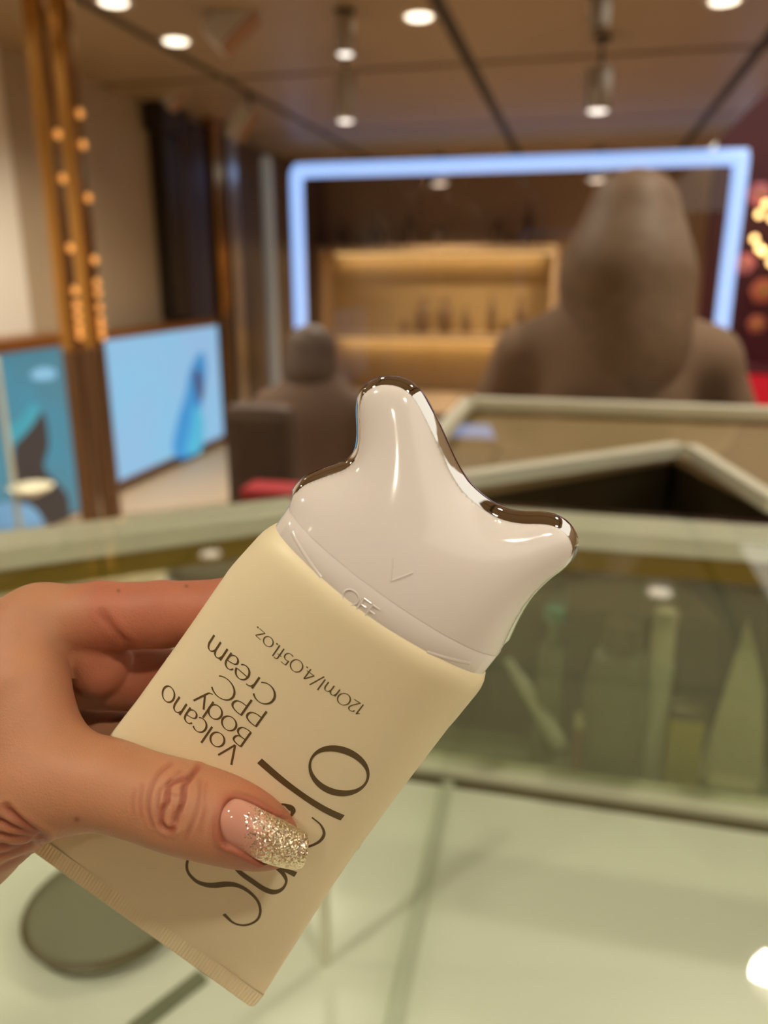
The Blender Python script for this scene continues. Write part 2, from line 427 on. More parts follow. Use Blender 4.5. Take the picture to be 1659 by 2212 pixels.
# ------------------------------------------------------------------ left wall: columns and lit posters
def column(y0, y1, x, label, mat, z0=0.0, glints=None, depth=0.055):
    t = empty('column', (x, (y0 + y1) / 2, 0), label, 'column')
    w = (y1 - y0) / 2
    bm_obj('base', box_bm((-depth * 1.15, -w * 1.08, 0), (depth * 0.55, w * 1.08, 0.08), 0.006), M['bronze'], t)
    bm_obj('lower_shaft', box_bm((-depth, -w, 0.08), (depth * 0.45, w, 1.04), 0.008), M['bronze_dark'], t)
    bm_obj('shaft', box_bm((-depth, -w, 1.04), (depth * 0.45, w, CEIL - 0.05), 0.008), mat, t)
    bm_obj('groove_strip', box_bm((depth * 0.44, -w * 0.12, 0.1), (depth * 0.5, w * 0.12, CEIL - 0.08)), M['dark_metal'], t)
    bm_obj('capital', box_bm((-depth * 1.15, -w * 1.08, CEIL - 0.05), (depth * 0.55, w * 1.08, CEIL - 0.001), 0.006), M['bronze'], t)
    for z in (glints or []):
        o = lathe('orb', [(0.001, -0.018), (0.012, -0.0135), (0.018, 0), (0.012, 0.0135), (0.001, 0.018)], M['glint'], t, seg=12); o.location = (depth * 0.48, w * 0.35, z)  # glowing beads added in place of lamp reflections on the gold
    return t
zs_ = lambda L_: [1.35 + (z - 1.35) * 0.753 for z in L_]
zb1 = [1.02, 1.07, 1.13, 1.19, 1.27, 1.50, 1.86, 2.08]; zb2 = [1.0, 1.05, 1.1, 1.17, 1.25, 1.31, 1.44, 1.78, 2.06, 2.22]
column(3.035, 3.112, -2.13, 'polished gold column with added amber glints, left one of the pair', M['gold'], glints=zs_(zb1), depth=0.042)
column(3.2, 3.283, -2.13, 'polished gold column with added amber glints, right one of the pair', M['gold'], glints=zs_(zb2), depth=0.042)
column(6.06, 6.22, -2.83, 'slim gold column at the end of the poster wall', M['gold'], glints=None)
t = empty('steel_post', (-2.84, 6.40, 0), 'slim glass and steel post beside the single gold column', 'post')
bm_obj('shaft', box_bm((-0.04, -0.08, 0.06), (0.04, 0.08, CEIL - 0.02), 0.008), M['steel'], t)
bm_obj('foot', box_bm((-0.06, -0.1, 0), (0.06, 0.1, 0.06), 0.008), M['dark_metal'], t)
t = empty('dark_pillar', (-2.97, 5.62, 0), 'tall dark grey pillar behind the right lit poster', 'pillar')
bm_obj('shaft', box_bm((-0.05, -0.12, 1.06), (0.05, 0.14, 2.32), 0.01), M['dark_metal'], t)
bm_obj('head', box_bm((-0.05, -0.2, 2.32), (0.09, 0.2, CEIL - 0.002), 0.01), M['dark_metal'], t)

def screen_mat(name, c0, c1, strength):
    m = bpy.data.materials.new(name); m.use_nodes = True; nt = m.node_tree; b = nt.nodes['Principled BSDF']
    tc = nt.nodes.new('ShaderNodeTexCoord'); n = nt.nodes.new('ShaderNodeTexNoise'); n.inputs['Scale'].default_value = 1.6
    nt.links.new(tc.outputs['Object'], n.inputs['Vector'])
    r = nt.nodes.new('ShaderNodeValToRGB'); r.color_ramp.elements[0].color = (*lin(c0), 1); r.color_ramp.elements[1].color = (*lin(c1), 1)
    r.color_ramp.elements[0].position = 0.35; r.color_ramp.elements[1].position = 0.65
    nt.links.new(n.outputs['Fac'], r.inputs[0]); nt.links.new(r.outputs[0], b.inputs['Emission Color']); b.inputs['Base Color'].default_value = (0.02, 0.03, 0.04, 1)
    b.inputs['Emission Strength'].default_value = strength; b.inputs['Roughness'].default_value = 0.5
    return m
def flat_yz(name, pts, x, mat, parent, loc):
    """a printed shape on the poster face (outline in world y, z)"""
    p = catmull(pts, 5, True)
    v = np.stack([np.full(len(p), x), p[:, 0], p[:, 1]], 1) - np.array(loc)
    return mesh_obj(name, v, [tuple(range(len(p)))], mat, parent)
def pm(rgb, s): return pbr('poster_ink', rgb, 0.6, emit=rgb, estr=s, var=0.1, scale=6)
XS = -2.80
def yz(x, y): q = on_x(x, y, XS); return (q[1], q[2])
# right, bright one
a, b = yz(238, 735), yz(476, 714)
y0, y1, z0, z1 = 4.44, 6.0, 0.06, 0.955
t = empty('lit_poster', (XS, 5.2, 0), 'bright pale blue backlit poster with a blue gown figure', 'poster', 'backlit posters')
L0 = (XS, 5.2, 0)
yA = on_x(238, 890, XS)[1]; yB = on_x(478, 850, XS)[1]; zT = on_x(238, 735, XS)[2]; zB = on_x(245, 1045, XS)[2]
box('cabinet', (XL + 0.004, yA - 0.03, zB - 0.04), (XS - 0.012, yB + 0.03, zT + 0.05), M['bronze'], t, 0.01).location = tuple(-np.array(L0))
sc = box('screen', (XS - 0.012, yA, zB), (XS, yB, zT), screen_mat('poster_blue', (160, 208, 248), (150, 214, 252), 0.98), t); sc.location = tuple(-np.array(L0))
gp = [yz(*p) for p in [(438, 760), (445, 800), (440, 850), (432, 900), (430, 960), (415, 985), (385, 990), (372, 965), (385, 900), (400, 850), (410, 800), (425, 770)]]
flat_yz('gown_print', gp, XS + 0.002, pm((60, 150, 225), 0.6), sc, (0, 0, 0))
gp = [yz(*p) for p in [(425, 795), (436, 815), (440, 850), (430, 870), (420, 840), (416, 810)]]
flat_yz('figure_print', gp, XS + 0.004, pm((70, 90, 140), 0.6), sc, (0, 0, 0))
gp = [yz(*p) for p in [(420, 880), (438, 900), (435, 970), (415, 982), (400, 975), (410, 930)]]
flat_yz('gown_sheen_print', gp, XS + 0.004, pm((80, 190, 240), 0.55), sc, (0, 0, 0))
# left, teal one
t = empty('lit_poster', (XS, 3.4, 0), 'teal backlit poster with a dark whale tail shape at left edge', 'poster', 'backlit posters')
L0 = (XS, 3.4, 0)
yA = 2.75; yB = on_x(165, 950, XS)[1]; zT = on_x(100, 752, XS)[2]; zB = 0.02
box('cabinet', (XL + 0.004, yA - 0.05, 0), (XS - 0.012, yB + 0.03, zT + 0.002), M['bronze'], t).location = tuple(-np.array(L0))
box('top_ledge', (XL + 0.004, yA - 0.05, zT + 0.002), (XS + 0.03, yB + 0.06, zT + 0.07), M['bronze'], t, 0.008).location = tuple(-np.array(L0))
sc = box('screen', (XS - 0.012, yA, zB), (XS, yB, zT), screen_mat('poster_teal', (100, 150, 165), (72, 170, 200), 0.75), t); sc.location = tuple(-np.array(L0))
gp = [yz(*p) for p in [(92, 890), (105, 960), (95, 1010), (130, 1050), (148, 1080), (145, 1150), (90, 1150), (40, 1080), (30, 970), (60, 930)]]
flat_yz('tail_print', gp, XS + 0.002, pm((62, 60, 66), 0.16), sc, (0, 0, 0))
gp = [yz(*p) for p in [(0, 1085), (60, 1090), (90, 1120), (92, 1155), (0, 1160), (-40, 1120)]]
flat_yz('foam_print', gp, XS + 0.004, pm((110, 160, 205), 0.6), sc, (0, 0, 0))
gp = [yz(*p) for p in [(45, 900), (70, 870), (85, 890), (60, 930), (25, 960), (10, 930)]]
flat_yz('wave_print', gp, XS + 0.0035, pm((60, 150, 180), 0.5), sc, (0, 0, 0))
gp = [yz(*p) for p in [(66, 805), (95, 793), (120, 803), (112, 818), (75, 820)]]
flat_yz('cloud_print', gp, XS + 0.003, pm((120, 175, 215), 0.7), sc, (0, 0, 0))
# slim pale stand with a dish in front of the teal poster
q = on_x(33, 1075, -2.7)
t = empty('display_stand', (q[0], q[1], 0), 'pale slim display stand with a small dish before the teal poster', 'stand')
hh = on_x(2, 770, -2.7)[2]
lathe('foot', [(0.11, 0), (0.11, 0.012), (0.02, 0.02)], M['pale_green'], t)
lathe('stem', [(0.014, 0.015), (0.014, hh)], M['pale_green'], t, seg=12)
d_ = lathe('dish', [(0.02, 0.0), (0.09, 0.03), (0.11, 0.05), (0.105, 0.052), (0.02, 0.012)], M['cream'], t); d_.location = (0.06, 0.05, q[2])

# ------------------------------------------------------------------ mirror view built as a light frame with tinted glass; grey tube
YF = 7.5
t = empty('neon_arch', (-0.72, YF, 0), 'large mirror built as a tinted glass panel framed by a cool blue light tube', 'light frame')
xa, xb, zt = -2.655, 1.20, 2.285
tube_along('light_tube', catmull([(xa + 0.72, 0, 0.86), (xa + 0.72, 0, 1.6), (xa + 0.72, 0, 2.2), (xa + 0.74, 0, 2.265), (xa + 0.80, 0, zt), (-1.0, 0, zt), (0.5, 0, zt), (xb + 0.64, 0, zt), (xb + 0.70, 0, 2.265), (xb + 0.72, 0, 2.2), (xb + 0.72, 0, 1.2), (xb + 0.73, 0, 0.34)], 6), 0.062, M['led'], t, 12)
bm_obj('glass_panel', box_bm((xa + 0.72, 0.02, 0.04), (xb + 0.72, 0.03, zt + 0.05)), M['glass_bronze'], t)
bm_obj('bottom_rail', box_bm((xa + 0.66, -0.03, 0.0), (xb + 0.78, 0.05, 0.06), 0.006), M['dark_metal'], t)
t = empty('light_tube_post', (-2.93, 7.2, 0), 'upright pale grey tube left of the blue light frame', 'light tube')
p0 = on_y(575, 345, 7.2); p1 = on_y(588, 840, 7.2)
tube_along('tube', [(0, 0, 0.24), (0, 0, 0.3), (0, 0, 1.2), (0, 0, 2.33), (0, 0, 2.38)], [0.03, 0.052, 0.052, 0.052, 0.03], M['led_dim'], t, 12)
lathe('foot', [(0.09, 0.0), (0.09, 0.03), (0.03, 0.05), (0.03, 0.25)], M['dark_metal'], t)
t.location.x = float(p0[0])

# ------------------------------------------------------------------ mirrored lit shelves, built as a unit at the back
t = empty('lit_shelf_unit', (-1.65, 9.5, 0), 'wall shelf unit with two warm lit shelves at the back', 'shelf')
sx0, sx1 = -2.95, -0.33
def sb(n, lo, hi, m): return bm_obj(n, box_bm((lo[0] + 1.65, lo[1] - 9.5, lo[2]), (hi[0] + 1.65, hi[1] - 9.5, hi[2])), m, t)
sb('back_panel', (sx0, 9.56, 0.0), (sx1, 9.6, 1.62), M['shelf_wood'])
for z in (1.62, 0.65): 
    s_ = sb('shelf_board', (sx0, 9.1, z), (sx1, 9.56, z + 0.06), M['wall_brown'])
    st = sb('light_strip', (sx0 + 0.06, 9.46, z - 0.045), (sx1 - 0.02, 9.50, z - 0.005), M['strip'])
    Ld = bpy.data.lights.new('strip_light', 'AREA'); Ld.shape = 'RECTANGLE'; Ld.size = 2.4; Ld.size_y = 0.05; Ld.energy = 3.5; Ld.color = (1, 0.85, 0.58)
    lo_ = bpy.data.objects.new('strip_light', Ld); COL.objects.link(lo_); lo_.parent = t; lo_.location = (0.0, -0.03, z - 0.06); lo_.rotation_euler = (0.5, 0, 0)
sb('side_panel', (sx0 - 0.05, 9.1, 0.0), (sx0, 9.6, 1.68), M['wall_brown'])
sb('side_panel', (sx1, 9.1, 0.0), (sx1 + 0.05, 9.6, 1.68), M['wall_brown'])
def bottle(x, y, z, r, h, m, label, group):
    o = lathe('bottle', [(r * 0.92, 0), (r, h * 0.04), (r, h * 0.62), (r * 0.8, h * 0.72), (r * 0.36, h * 0.78), (r * 0.36, h * 0.86), (r * 0.44, h * 0.87), (r * 0.44, h)], m, seg=16)
    o.location = (x, y, z); tag(o, label, 'bottle', group); return o
ORD = ['first', 'second', 'third', 'fourth', 'fifth', 'sixth']
for k_, (x, h, r) in enumerate([(-2.75, .28, .05), (-2.35, .24, .06), (-1.95, .36, .05), (-1.62, .22, .07), (-0.95, .26, .06), (-0.62, .42, .05)]):
    bottle(x, 9.3, 1.68, r, h, M['dark_cloth'], ORD[k_] + ' dark bottle from the left on top of the lit shelf unit', 'bottles on the top shelf')
for k_, (x, h, r) in enumerate([(-2.0, .16, .05), (-1.78, .40, .09), (-1.52, .40, .09), (-1.28, .3, .05), (-0.98, .42, .05), (-0.66, .42, .06)]):
    bottle(x, 9.3, 0.71, r, h, M['bottle'], ORD[k_] + ' brown bottle from the left on the lower warm lit shelf', 'bottles on the lower shelf')

# ------------------------------------------------------------------ red shop at the far right
t = empty('red_plinth', (2.0, 8.0, 0), 'glowing red display plinth at the far right', 'plinth')
pz = on_y(1630, 800, 8.0)[2]
bm_obj('body', box_bm((-0.72, -0.3, 0), (1.2, 0.3, max(0.25, pz)), 0.02), M['red_lit'], t)
bm_obj('cap_board', box_bm((-0.74, -0.32, max(0.25, pz)), (1.22, 0.32, max(0.25, pz) + 0.03), 0.005), M['maroon'], t)
for (px_, py_) in [(1640, 462), (1655, 440), (1630, 515), (1640, 535), (1650, 543), (1666, 566), (1668, 470), (1694, 548)]:
    q = on_y(px_, py_, 8.2)
    tb = empty('fairy_light', q, 'small warm fairy light bulb hanging before the maroon wall', 'fairy light', 'fairy lights at the far right')
    lathe('orb', [(0.002, -0.035), (0.022, -0.025), (0.03, -0.005), (0.02, 0.018), (0.012, 0.026)], M['orb'], tb, seg=12)
    lathe('socket', [(0.013, 0.024), (0.013, 0.05), (0.004, 0.052), (0.004, 0.09)], M['dark_metal'], tb, seg=8)
def blossom(px_, py_, Y, r, mat, label):
    q = on_y(px_, py_, Y); tb = empty('blossom', q, label, 'blossom', 'blossoms at the far right')
    for k in range(6):
        a = k * math.pi / 3; c = np.array([math.cos(a) * r * 0.55, -0.01, math.sin(a) * r * 0.55])
        vsn = []; 
        bm = bmesh.new(); bmesh.ops.create_icosphere(bm, subdivisions=2, radius=r * 0.5)
        for v in bm.verts: v.co.y *= 0.35
        o = bm_obj('petal', bm, mat, tb, True); o.location = tuple(c)
    bm = bmesh.new(); bmesh.ops.create_icosphere(bm, subdivisions=2, radius=r * 0.3); bm_obj('heart', bm, M['yellow'], tb, True).location = (0, -0.05, 0)
for (px_, py_, r_, m_, lb) in [(1640, 420, 0.10, 'pink', 'pink paper blossom highest at the far right'), (1608, 570, 0.09, 'pink', 'pink paper blossom touching the right light tube'), (1648, 628, 0.11, 'orange', 'orange paper blossom below the fairy lights'), (1634, 700, 0.08, 'orange', 'small orange paper blossom lowest at the far right')]:
    blossom(px_, py_, 8.3, r_, M[m_], lb)

# ------------------------------------------------------------------ people behind the counters
def person(name, loc, fn_body, lo, hi, h, mat, label, hair=None, hairmat=None):
    V, F = surface_nets(fn_body, lo, hi, h)
    t = empty(name, loc, label, 'person')
    b_ = fast_mesh('body', V, F, mat, t)
    if hair:
        V, F = surface_nets(hair, lo, hi, h * 0.8)
        fast_mesh('hair', V, F, hairmat, t)
    return t
def C(*a): return [(np.array(p, float), r) for p, r in a]
def body1(p):      # photographer's mirror image as a standing figure, seen from behind, arms bent in front
    d = chain_sd(p, C(((0, 0, 0.10), 0.09), ((0, 0, 0.8), 0.16), ((0, 0, 1.08), 0.165), ((0, 0, 1.2), 0.13), ((0, 0.0, 1.30), 0.055), ((0, 0.02, 1.44), 0.095)), 0.08)
    for s in (-1, 1):
        d = smin(d, chain_sd(p, C(((s * 0.06, 0, 1.20), 0.09), ((s * 0.19, 0, 1.17), 0.075), ((s * 0.29, 0.02, 0.98), 0.06), ((s * 0.16, 0.24, 1.02), 0.045), ((s * 0.10, 0.30, 1.06), 0.04)), 0.03), 0.05)
        d = smin(d, chain_sd(p, C(((s * 0.09, 0, 0.85), 0.12), ((s * 0.1, 0, 0.45), 0.085), ((s * 0.1, 0, 0.07), 0.06), ((s * 0.1, 0.12, 0.04), 0.035)), 0.03), 0.05)
    d = smin(d, sd_cone(p, np.array([0, 0.115, 1.44]), np.array([0, 0.135, 1.42]), 0.012, 0.014), 0.01)
    return d
def hair1(p):
    d = chain_sd(p, C(((0.015, -0.01, 1.47), 0.098), ((0.012, -0.03, 1.34), 0.128), ((0.03, -0.06, 1.22), 0.11), ((0.03, -0.09, 1.08), 0.09)), 0.06)
    return np.maximum(d, -(sd_cone(p, np.array([0, 0.12, 1.45]), np.array([0, 0.14, 1.36]), 0.09, 0.08)))
person('person', (0.08, 1.865, 0), body1, (-0.42, -0.3, -0.02), (0.42, 0.42, 1.62), 0.014, M['coat'], 'photographer mirrored as a person with long brown hair in brown coat behind the far counter', hair1, M['hair'])
def body2(p):
    d = chain_sd(p, C(((0, 0, 0.52), 0.17), ((0, 0, 0.8), 0.16), ((0, 0, 0.86), 0.13), ((0, 0, 0.96), 0.055), ((0, 0.01, 1.06), 0.085)), 0.08)
    for s in (-1, 1):
        d = smin(d, chain_sd(p, C(((s * 0.05, 0, 0.86), 0.08), ((s * 0.18, 0, 0.84), 0.065), ((s * 0.23, 0.02, 0.62), 0.05), ((s * 0.12, 0.22, 0.58), 0.04)), 0.03), 0.04)
        d = smin(d, chain_sd(p, C(((s * 0.09, 0, 0.5), 0.1), ((s * 0.1, 0.38, 0.5), 0.07), ((s * 0.1, 0.40, 0.08), 0.05), ((s * 0.1, 0.52, 0.05), 0.035)), 0.03), 0.04)
    return d
def hair2(p):
    return chain_sd(p, C(((0, -0.01, 1.07), 0.10), ((0, -0.03, 0.98), 0.095), ((0, -0.04, 0.9), 0.06)), 0.04)
q = on_y(672, 720, 3.0)
person('person', (q[0], 3.0, 0), body2, (-0.32, -0.26, -0.02), (0.32, 0.6, 1.2), 0.016, M['dark_cloth'], 'seated person with dark hair left of the far counter', hair2, M['dark_hair'])
t = empty('stool', (q[0], 3.0, 0), 'round stool under the seated person with dark hair', 'stool')
lathe('seat', [(0.15, 0.30), (0.17, 0.31), (0.17, 0.345), (0.15, 0.35)], M['dark_metal'], t)
lathe('post', [(0.025, 0.02), (0.025, 0.31)], M['steel'], t, seg=12)
lathe('base', [(0.18, 0.0), (0.18, 0.012), (0.03, 0.03)], M['steel'], t)
# dark chair back and red bag left of them
q = on_y(560, 900, 2.3)
t = empty('office_chair', (q[0], 2.3, 0), 'dark brown chair with rounded back behind the counter', 'chair')
zc = on_y(560, 870, 2.3)[2]
bm_obj('backrest', box_bm((-0.11, -0.05, zc - 0.42), (0.12, 0.05, zc), 0.049), M['dark_hair'], t)
bm_obj('seat', box_bm((-0.17, -0.36, zc - 0.50), (0.17, 0.0, zc - 0.44), 0.02), M['dark_hair'], t)
lathe('post', [(0.022, 0.03), (0.022, zc - 0.5)], M['dark_metal'], t, seg=12, loc=(0, -0.16, 0))
for k in range(5):
    a = k * 2 * math.pi / 5 + 0.3
    bm = box_bm((0.0, -0.015, 0.0), (0.2, 0.015, 0.03), 0.004); o = bm_obj('foot', bm, M['dark_metal'], t); o.rotation_euler = (0, 0, a); o.location = (0, -0.16, 0.0)
q = on_y(590, 1090, 1.7)
t = empty('red_box', (q[0], 1.7, 0), 'red gift box on a low stand left of the cap', 'box')
zt_ = on_y(590, 1050, 1.7)[2]
bm_obj('stand', box_bm((-0.07, -0.05, 0), (0.07, 0.05, zt_ - 0.08), 0.004), M['dark_olive'], t)
bm_obj('body', box_bm((-0.06, -0.045, zt_ - 0.08), (0.06, 0.045, zt_ - 0.02), 0.004), M['red'], t)
bm_obj('lid', box_bm((-0.063, -0.048, zt_ - 0.02), (0.063, 0.048, zt_), 0.004), M['red'], t)

# ------------------------------------------------------------------ glass counters
K = 0.25 / 0.35; CZ = 1.10
def kx(x, y): return np.array([x * K, y * K, CZ])
# front case
Pc = kx(-0.393, 1.117); Pl = kx(-1.30, 0.386); Pr = kx(1.25, 1.113)
t = empty('glass_counter', (0, 0.5, 0), 'glass display counter in the foreground with pale rim and gold strip', 'counter')
fc = t
def rel(o): o.location = (0, -0.5, 0); return o
near = [kx(-1.30, -0.1), kx(-0.393, 0.03), kx(1.25, 0.03)]
IN = [Pl, Pc, Pr]
# the rims are drawn beyond the inner edge (away from the camera)
rel(bar('rim', Pl, Pc, 0.062, 0.022, M['rim'], t)); rel(bar('rim', Pc, Pr, 0.062, 0.022, M['rim'], t))
rel(bar('gold_strip', Pl, Pc, 0.01, 0.024, M['gold_dull'], t, zdrop=0.023, inset=0.004)); rel(bar('gold_strip', Pc, Pr, 0.01, 0.024, M['gold_dull'], t, zdrop=0.023, inset=0.004))
FB = CZ - 0.45 * K
poly = [(Pl[0], Pl[1]), (Pl[0], -0.30), (Pr[0], -0.30), (Pr[0], Pr[1]), (Pc[0], Pc[1])]
ipoly = [(p[0], p[1]) for p in (Pl, Pc, Pr)]
glass_poly = [(Pl[0], -0.02), (Pr[0], -0.02), (Pr[0], Pr[1] + 0.05), (Pc[0] - 0.02, Pc[1] + 0.05), (Pl[0], Pl[1] + 0.05)]
rel(prism('glass_top', [(x, y) for x, y in glass_poly], CZ + 0.0005, CZ + 0.0085, M['glass_top'], t))
bpoly = [(Pl[0], -0.02), (Pr[0], -0.02), (Pr[0], Pr[1]), (Pc[0], Pc[1]), (Pl[0], Pl[1])]
rel(prism('base_board', bpoly, FB - 0.03, FB, M['white_board'], t))
rel(prism('plinth', [(Pl[0], 0.02), (Pr[0], 0.02), (Pr[0], Pr[1] - 0.01), (Pc[0], Pc[1] - 0.01), (Pl[0], Pl[1] - 0.01)], 0.0, FB - 0.03, M['dark_olive'], t))
def at_z(p, z): return np.array([p[0], p[1], z])
rel(bar('sill', at_z(Pl, FB + 0.012), at_z(Pc, FB + 0.012), 0.035, 0.012, M['rim'], t)); rel(bar('sill', at_z(Pc, FB + 0.012), at_z(Pr, FB + 0.012), 0.035, 0.012, M['rim'], t))
rel(bar('channel', at_z(Pl, FB + 0.002), at_z(Pc, FB + 0.002), -0.014, 0.002, M['dark_olive'], t)); rel(bar('channel', at_z(Pc, FB + 0.002), at_z(Pr, FB + 0.002), -0.014, 0.002, M['dark_olive'], t))
for A_, B_ in ((Pl, Pc), (Pc, Pr)):
    rel(bar('back_glass', at_z(A_, CZ - 0.047), at_z(B_, CZ - 0.047), 0.005, CZ - 0.047 - FB - 0.012, M['glass_back'], t, inset=0.016))
# divider strip on the base board, running front to back, and an upright pane
q0 = on_z(955, 1690, FB); q1 = on_z(835, 2212, FB)
d_ = (q1 - q0); q1b = q0 + d_ * 1.35
rel(bar('divider_strip', at_z(q0, FB + 0.004), at_z(q1b, FB + 0.004), 0.014, 0.004, M['pale_green'], t))
rel(bar('divider_pane', at_z(q0, FB + 0.05), at_z(q1b, FB + 0.05), 0.003, 0.046, M['glass_top'], t, inset=0.006))
q = on_z(705, 2080, FB)
rel(box('corner_post', (q[0] - 0.004, q[1] - 0.004, FB), (q[0] + 0.004, q[1] + 0.004, CZ), M['rim'], t))
for (pa, pb, w_) in [((430, 2105), (275, 2225), 0.012)]:
    a_, b_ = on_z(*pa, FB), on_z(*pb, FB)
    rel(bar('divider_strip', at_z(a_, FB + 0.006), at_z(b_, FB + 0.006), w_, 0.006, M['grey_green'], t))

# things in and behind the front case
def on_case(px_, py_, Y): return on_y(px_, py_, Y)
YB_ = 0.86
led_z = FB - 0.02
t = empty('staff_ledge', (0.1, 0.9, 0), 'dark staff-side ledge behind the foreground counter', 'ledge')
bm_obj('top_board', box_bm((-0.30, -0.058, led_z - 0.02), (0.85, 0.045, led_z), 0.003), M['grey_green'], t)
bm_obj('body', box_bm((-0.28, -0.05, 0.0), (0.83, 0.04, led_z - 0.02)), M['dark_olive'], t)
def item_px(px_, top, bot):
    a_ = on_y(px_, top, 0.89); return a_[0], a_[2]
x_, z_ = item_px(1345, 1345, 0)
t = empty('bottle', (x_, 0.89, led_z), 'large dark green-grey rounded bottle behind the counter glass', 'bottle')
H_ = z_ - led_z
lathe('body', [(0.034, 0), (0.038, 0.01), (0.038, H_ * 0.62), (0.03, H_ * 0.8), (0.016, H_ * 0.84)], M['grey_green'], t); lathe('stopper', [(0.017, H_ * 0.84), (0.024, H_ * 0.86), (0.022, H_)], M['dark_olive'], t)
x_, z_ = item_px(1440, 1318, 0); H_ = z_ - led_z
t = empty('tall_tube', (x_, 0.89, led_z), 'tall slim pale green tube behind the counter glass', 'tube')
lathe('body', [(0.012, 0), (0.014, 0.005), (0.015, H_ * 0.7), (0.011, H_ * 0.72)], M['pale_green'], t); lathe('lid', [(0.0135, H_ * 0.72), (0.0135, H_ * 0.98), (0.011, H_)], M['cream'], t)
x_, z_ = item_px(1485, 1520, 0); H_ = z_ - led_z
t = empty('carton', (x_, 0.885, led_z), 'small yellow carton behind the counter glass', 'carton')
bm_obj('body', box_bm((-0.02, -0.012, 0), (0.02, 0.012, H_ * 0.86), 0.002), M['yellow'], t); bm_obj('flap', box_bm((-0.02, -0.012, H_ * 0.86), (0.02, 0.012, H_), 0.003), M['dark_olive'], t)
x_, z_ = item_px(1270, 1540, 0); H_ = max(0.02, z_ - led_z)
t = empty('carton', (x_, 0.885, led_z), 'little orange carton between the bottles behind the counter glass', 'carton')
bm_obj('body', box_bm((-0.015, -0.01, 0), (0.015, 0.01, H_ * 0.8), 0.002), M['orange_box'], t); bm_obj('flap', box_bm((-0.015, -0.01, H_ * 0.8), (0.015, 0.01, H_), 0.003), M['cream'], t)
x_, z_ = item_px(1198, 1312, 0); H_ = z_ - led_z
t = empty('dropper_bottle', (x_, 0.90, led_z), 'slim grey bottle with a round turquoise top', 'bottle')
lathe('body', [(0.013, 0), (0.016, 0.004), (0.016, H_ * 0.72), (0.006, H_ * 0.8), (0.006, H_ - 0.024)], M['grey_green'], t)
lathe('ball_top', [(0.003, H_ - 0.026), (0.011, H_ - 0.020), (0.0135, H_ - 0.012), (0.011, H_ - 0.004), (0.002, H_)], M['teal'], t)
# leaning pale rod
a_ = on_y(1095, 1425, 0.93); b_ = on_y(1215, 1615, 0.865)
tag(tube_along('leaning_rod', [a_, a_ * 0.6 + b_ * 0.4, b_ * 0.95 + a_ * 0.05, b_], [0.006, 0.009, 0.010, 0.007], M['pale_green']), 'pale tapered rod leaning behind the counter glass', 'rod')
x_, z_ = item_px(1615, 1345, 0); H_ = z_ - led_z
t = empty('sign_card', (x_, 0.90, led_z), 'cream pointed sign card at the right behind the counter glass', 'card')
bm = bmesh.new()
ps = [(-0.03, 0), (0.045, 0), (0.03, H_ * 0.6), (0.002, H_), (-0.012, H_ * 0.55)]
va = [bm.verts.new((x, -0.002, z)) for x, z in ps]; vb = [bm.verts.new((x, 0.002, z)) for x, z in ps]
bm.faces.new(va); bm.faces.new(vb[::-1])
for i in range(5): bm.faces.new((va[i], vb[i], vb[(i + 1) % 5], va[(i + 1) % 5]))
bm_obj('card', bm, M['cream'], t)
bm_obj('foot', box_bm((-0.02, -0.02, 0), (0.035, 0.02, 0.008), 0.002), M['cream'], t)
q = on_z(238, 1985, FB)
t = empty('cushion', (q[0], q[1], FB), 'round grey display cushion in the counter below the hand', 'cushion')
M['felt'] = pbr('grey_felt', (132, 130, 110), 0.95, var=0.1, spec=0.1)
lathe('pad', [(0.05, 0), (0.068, 0.006), (0.072, 0.018), (0.06, 0.03), (0.03, 0.036), (0.002, 0.037)], M['felt'], t, seg=36)
lathe('piping', [(0.0705, 0.016), (0.0745, 0.018), (0.0705, 0.021)], M['dark_olive'], t, seg=36)

# far case
R0 = kx(-0.31, 1.33); R1 = kx(-0.31, 2.275); R2 = kx(1.4, 2.285); R3 = kx(0.318, 1.348); R4 = kx(0.238, 1.758)
t = empty('glass_counter', (0.1, 1.3, 0), 'glass display counter in the middle distance with pale rim', 'counter')
def rel2(o): o.location = (-0.1, -1.3, 0); return o
R5 = kx(-0.31, 1.258)
top = [R5, R4, R3, kx(1.4, 1.30), R2, R1]
rel2(prism('glass_top', [(p[0], p[1]) for p in top], CZ - 0.006, CZ, M['glass_top'], t))
rel2(bar('rim', R2, R1, 0.036, 0.022, M['rim'], t, zdrop=-0.012)); rel2(bar('rim', R1, R5, 0.022, 0.022, M['rim'], t, zdrop=-0.012))
rel2(bar('rim', R5, R4, 0.026, 0.02, M['rim'], t, zdrop=-0.004)); rel2(bar('rim', R4, R3, 0.018, 0.02, M['rim'], t, zdrop=-0.004))
rel2(bar('gold_strip', R2, R1, 0.008, 0.020, M['gold_dull'], t, zdrop=0.010, inset=0.036)); rel2(bar('gold_strip', R1, R5, 0.008, 0.02, M['gold_dull'], t, zdrop=0.010, inset=0.022))
ins_ = [(R5[0] + .03, R5[1] + .05), (R4[0] - .01, R4[1] + .04), (R3[0] + .03, R3[1] + .04), (0.98, R3[1] + .04), (0.98, R2[1] - .03), (R1[0] + .03, R1[1] - .03)]
rel2(prism('inner_board', ins_, CZ - 0.035, CZ - 0.02, M['wall_brown'], t))
rel2(prism('plinth', ins_, 0.0, CZ - 0.035, M['dark_brown'], t))
